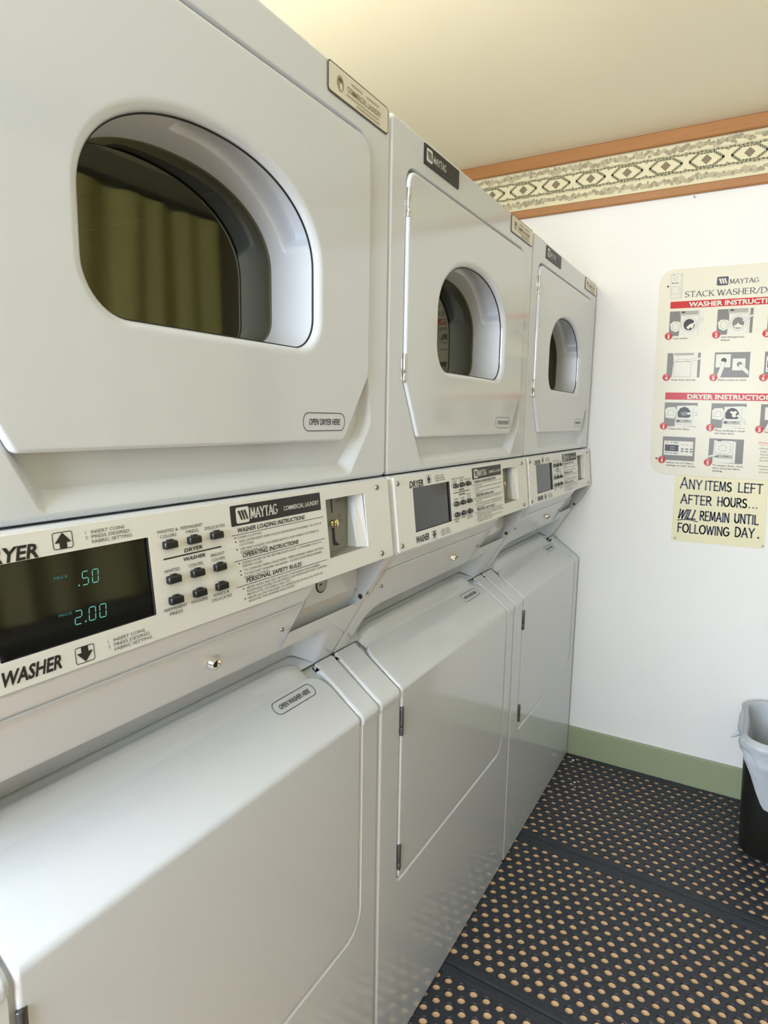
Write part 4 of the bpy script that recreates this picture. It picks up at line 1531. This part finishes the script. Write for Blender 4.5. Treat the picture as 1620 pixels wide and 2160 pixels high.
def make_mat(x0, x1, rows, label, seed, ymax=None):
    """mat with real round holes; local y = 0 at the centre of the near border strip"""
    rn = random.Random(seed)
    mb = MB()
    NS = 14
    yl0, yl1 = -.0275 + .0, (rows - 1) * ROW + .085 - .0275
    n = int((x1 - x0) / PIT)
    top, bot = 0.0, -TH_M
    a_ = ROW / 2
    for r in range(rows):
        yc = .0425 + r * ROW
        off = (r % 2) * PIT / 2
        for c in range(n):
            xc = x0 + PIT / 2 + c * PIT + off
            h = HR * rn.uniform(.93, 1.05)
            if ymax and yc + a_ > ymax(xc):
                if yc - a_ < ymax(xc):
                    mb.add([(xc - PIT / 2, yc - a_, top), (xc + PIT / 2, yc - a_, top), (xc + PIT / 2, ymax(xc), top), (xc - PIT / 2, ymax(xc), top)], [(0, 1, 2, 3)], RUBBER)
                continue
            sq, ci, cb = [], [], []
            for k in range(NS):
                t = 2 * pi * (k + .5) / NS
                dx, dy = cos(t), sin(t)
                kk = min((PIT / 2) / max(abs(dx), 1e-6), a_ / max(abs(dy), 1e-6))
                sq.append((xc + dx * kk, yc + dy * kk, top))
                ci.append((xc + dx * h, yc + dy * h, top - .0012))
                cb.append((xc + dx * h * .97, yc + dy * h * .97, bot))
            cm = [(p[0] + (p[0] - xc) * .10, p[1] + (p[1] - yc) * .10, top) for p in ci]
            # square corners
            mb.loft([sq, cm, ci, cb], RUBBER, smooth=False)
            for sx in (-1, 1):
                for sy in (-1, 1):
                    cnr = (xc + sx * PIT / 2, yc + sy * a_, top)
                    idx = sorted(range(NS), key=lambda i: (sq[i][0] - cnr[0]) ** 2 + (sq[i][1] - cnr[1]) ** 2)[:2]
                    i, j = sorted(idx)
                    if j - i > 1:
                        i, j = j, i
                    mb.add([sq[i], cnr, sq[j]], [(0, 1, 2)], RUBBER)
        # fillers at the row ends
        xa, xb = x0 + off, x0 + n * PIT + off
        if ymax and yc + a_ > ymax(1.0):
            continue
        mb.add([(x0 - .01, yc - a_, top), (xa, yc - a_, top), (xa, yc + a_, top), (x0 - .01, yc + a_, top)], [(0, 1, 2, 3)], RUBBER)
        mb.add([(xb, yc - a_, top), (x0 + n * PIT + PIT, yc - a_, top), (x0 + n * PIT + PIT, yc + a_, top), (xb, yc + a_, top)], [(0, 1, 2, 3)], RUBBER)
    ya, yb = .0425 - a_, .0425 + (rows - 1) * ROW + a_
    xe0, xe1 = x0 - .01, x0 + n * PIT + PIT
    H = .0015
    for (p0, p1) in ((.0008, ya), (yb, (rows - 1) * ROW + .085 - .0008))[:1 if ymax else 2]:   # raised border strips
        ed = min(.006, (p1 - p0) / 3)
        lo = p0 < .01
        sec = [(p0, bot), (p0, top - .001 if lo else top), (p0 + ed, top + H), (p1 - ed, top + H), (p1, top if lo else top - .001), (p1, bot)]
        mb.loft([[(xe0, q[0], q[1]) for q in sec], [(xe1, q[0], q[1]) for q in sec]], RUBBER, closed=False, smooth=False, flip=True)
    for xx in (xe0, xe1):
        if not ymax:
            mb.add([(xx, 0.0008, bot), (xx, yb, bot), (xx, yb, top), (xx, .0008, top)], [(0, 1, 2, 3)], RUBBER)
    o = mb.build('rubber_mat')
    o.rotation_euler = (0, 0, radians(-2.9))
    return tag(o, label, 'floor mat', 'black perforated rubber mats on the floor')


MZ = FZ + TH_M + .0003
M1 = make_mat(-.045, 1.40, 21, 'perforated black rubber mat against the back wall, under the bin', 1, ymax=lambda x: (YB - .0165 - 1.6725) / cos(radians(2.9)) + x * math.tan(radians(2.9)))
M2 = make_mat(-.045, 1.40, 17, 'perforated black rubber mat in the middle, between the two smooth strips', 2)
M3 = make_mat(-.045, 1.40, 17, 'perforated black rubber mat nearest the camera, at the bottom of the photo', 3)
for o, y in ((M1, 1.6725), (M2, 1.0935), (M3, .5135)):
    o.location = (0.0, y, MZ)

# ------------------------------------------------------------------ waste bin and its liner
BZ = MZ + .0018
bin_ = empty('waste_bin', (0, 0, BZ))
RZ = .375 - BZ + .0
b = MB()


def bin_ring(t, grow=0.0, z=None):
    x0 = .616 - .014 * t - grow
    x1 = .868 + .016 * t + grow
    y0 = 1.925 - .030 * t - grow
    y1 = 2.205 + .030 * t + grow
    zz = RZ * t if z is None else z
    return [(p[0], p[1], zz) for p in rrect(x0, y0, x1, y1, .055 + grow, 7)]


b.loft([bin_ring(0, -.006, 0), bin_ring(.02), bin_ring(.5), bin_ring(.9), bin_ring(.92, .004), bin_ring(.985, .005), bin_ring(1.0, .003), bin_ring(1.0, -.003), bin_ring(.9, -.006), bin_ring(.04, -.006)], BINBLACK)
b.cap([bin_ring(0, -.006, 0)], BINBLACK, True)
b.cap([bin_ring(.04, -.006)], BINBLACK)
b.build('bin_body', bin_)
tag(bin_, 'black plastic waste bin in the corner of the back wall', 'waste bin')

b = MB()
rg = random.Random(4)
base = bin_ring(1.0)
NR = len(base)
ctr = Vector((.742, 2.065, 0))
prof = [(.0, 0)]
rows = []


def hem(p):
    """how far the liner hangs down outside the rim"""
    a = sst(.600, .672, p[0])
    back = sst(1.95, 2.15, p[1])
    return (.042 + .160 * a) * (1 - .6 * back)


per = [i / NR * 2 * pi for i in range(NR)]
dense, low = [], []
foot = bin_ring(0)
for i in range(NR):                                      # denser ring for the folds
    p, q = Vector(base[i]), Vector(base[(i + 1) % NR])
    p2, q2 = Vector(foot[i]), Vector(foot[(i + 1) % NR])
    k = max(1, int((q - p).length / .010))
    for j in range(k):
        dense.append(p.lerp(q, j / k))
        low.append(p2.lerp(q2, j / k))
ND_ = len(dense)


def fold(i, amp, f, ph):
    return amp * (sin(i * f + ph) + .5 * sin(i * f * 2.3 + ph * 1.7))


for t in range(0, 12):                                   # inside, from deep up to the rim
    d = 1 - t / 11
    row = []
    for i, p in enumerate(dense):
        out = (p - ctr); out.z = 0; out.normalize()
        g = -.010 - .016 * d - .012 * d * (1 + sin(i * .55)) + fold(i, .006 * d, .41, t * .25)
        w_ = p.lerp(low[i], min(1, .24 * d ** 1.2 / RZ))
        row.append((w_.x + out.x * g, w_.y + out.y * g, RZ - .24 * d ** 1.2 + .004))
    rows.append(row)
for k, (g, z) in enumerate(((.000, .0075), (.006, .0065), (.009, .001))):
    rows.append([(p.x + (p - ctr).normalized().x * g, p.y + (p - ctr).normalized().y * g, RZ + z + fold(i, .0015, .5, 1)) for i, p in enumerate(dense)])
for t in range(1, 25):
    row = []
    for i, p in enumerate(dense):
        out = (p - ctr); out.z = 0; out.normalize()
        f = t / 24
        h = hem(p)
        g = .0135 + .004 * sin(f * 3) + fold(i, .0026, .33, t * .12)
        drop = h * f
        if abs(drop - .030) < .006 or abs(drop - .047) < .005:
            g -= .0045                                    # the elastic band
        elif .052 < drop < .075:
            g += .004
        zz = RZ - drop
        w_ = p.lerp(low[i], drop / RZ)                    # follow the tapered side
        row.append((w_.x + out.x * g, w_.y + out.y * g, zz))
    rows.append(row)
b.loft(rows, BAG)
# knotted tail pulled out at the side
kp = Vector((.600, 2.02, RZ - .010))
tail = []
for t in range(6):
    f = t / 5
    c = kp + Vector((-.034 * f, -.01 * f, -.004 - .030 * f))
    r = .010 * (1 - f) ** .7 + .0015
    tail.append([(c.x + r * .5 * cos(a), c.y + r * cos(a) * 1.3, c.z + r * 1.6 * sin(a)) for a in [2 * pi * k / 9 for k in range(9)]])
b.loft(tail, BAG)
liner = b.build('bin_liner')
liner.location = (0, 0, BZ)
tag(liner, 'translucent white plastic liner folded over the rim of the black bin', 'bin liner')

# ------------------------------------------------------------------ lint on the mat
for (x, y, r, lb) in ((.038, 2.214, .0050, 'white scrap of lint in the corner by the green baseboard'), (.082, 2.060, .0042, 'white crumb of lint on the far mat beside the farthest machine'),
                      (.090, 2.030, .0030, 'tiny pale crumb of lint just nearer than the white one on the far mat')):
    b = MB()
    rr = random.Random(int(x * 1e4))
    rings = []
    for j in range(5):
        a = -pi / 2 + pi * j / 4
        rings.append([(r * cos(a) * cos(2 * pi * k / 8) * rr.uniform(.7, 1.2), r * cos(a) * sin(2 * pi * k / 8) * rr.uniform(.7, 1.2), r * .55 * sin(a)) for k in range(8)])
    b.loft(rings, LINT)
    o = b.build('lint_scrap')
    o.location = (x, y, MZ + r * .5)
    tag(o, lb, 'lint', 'lint scraps on the floor')
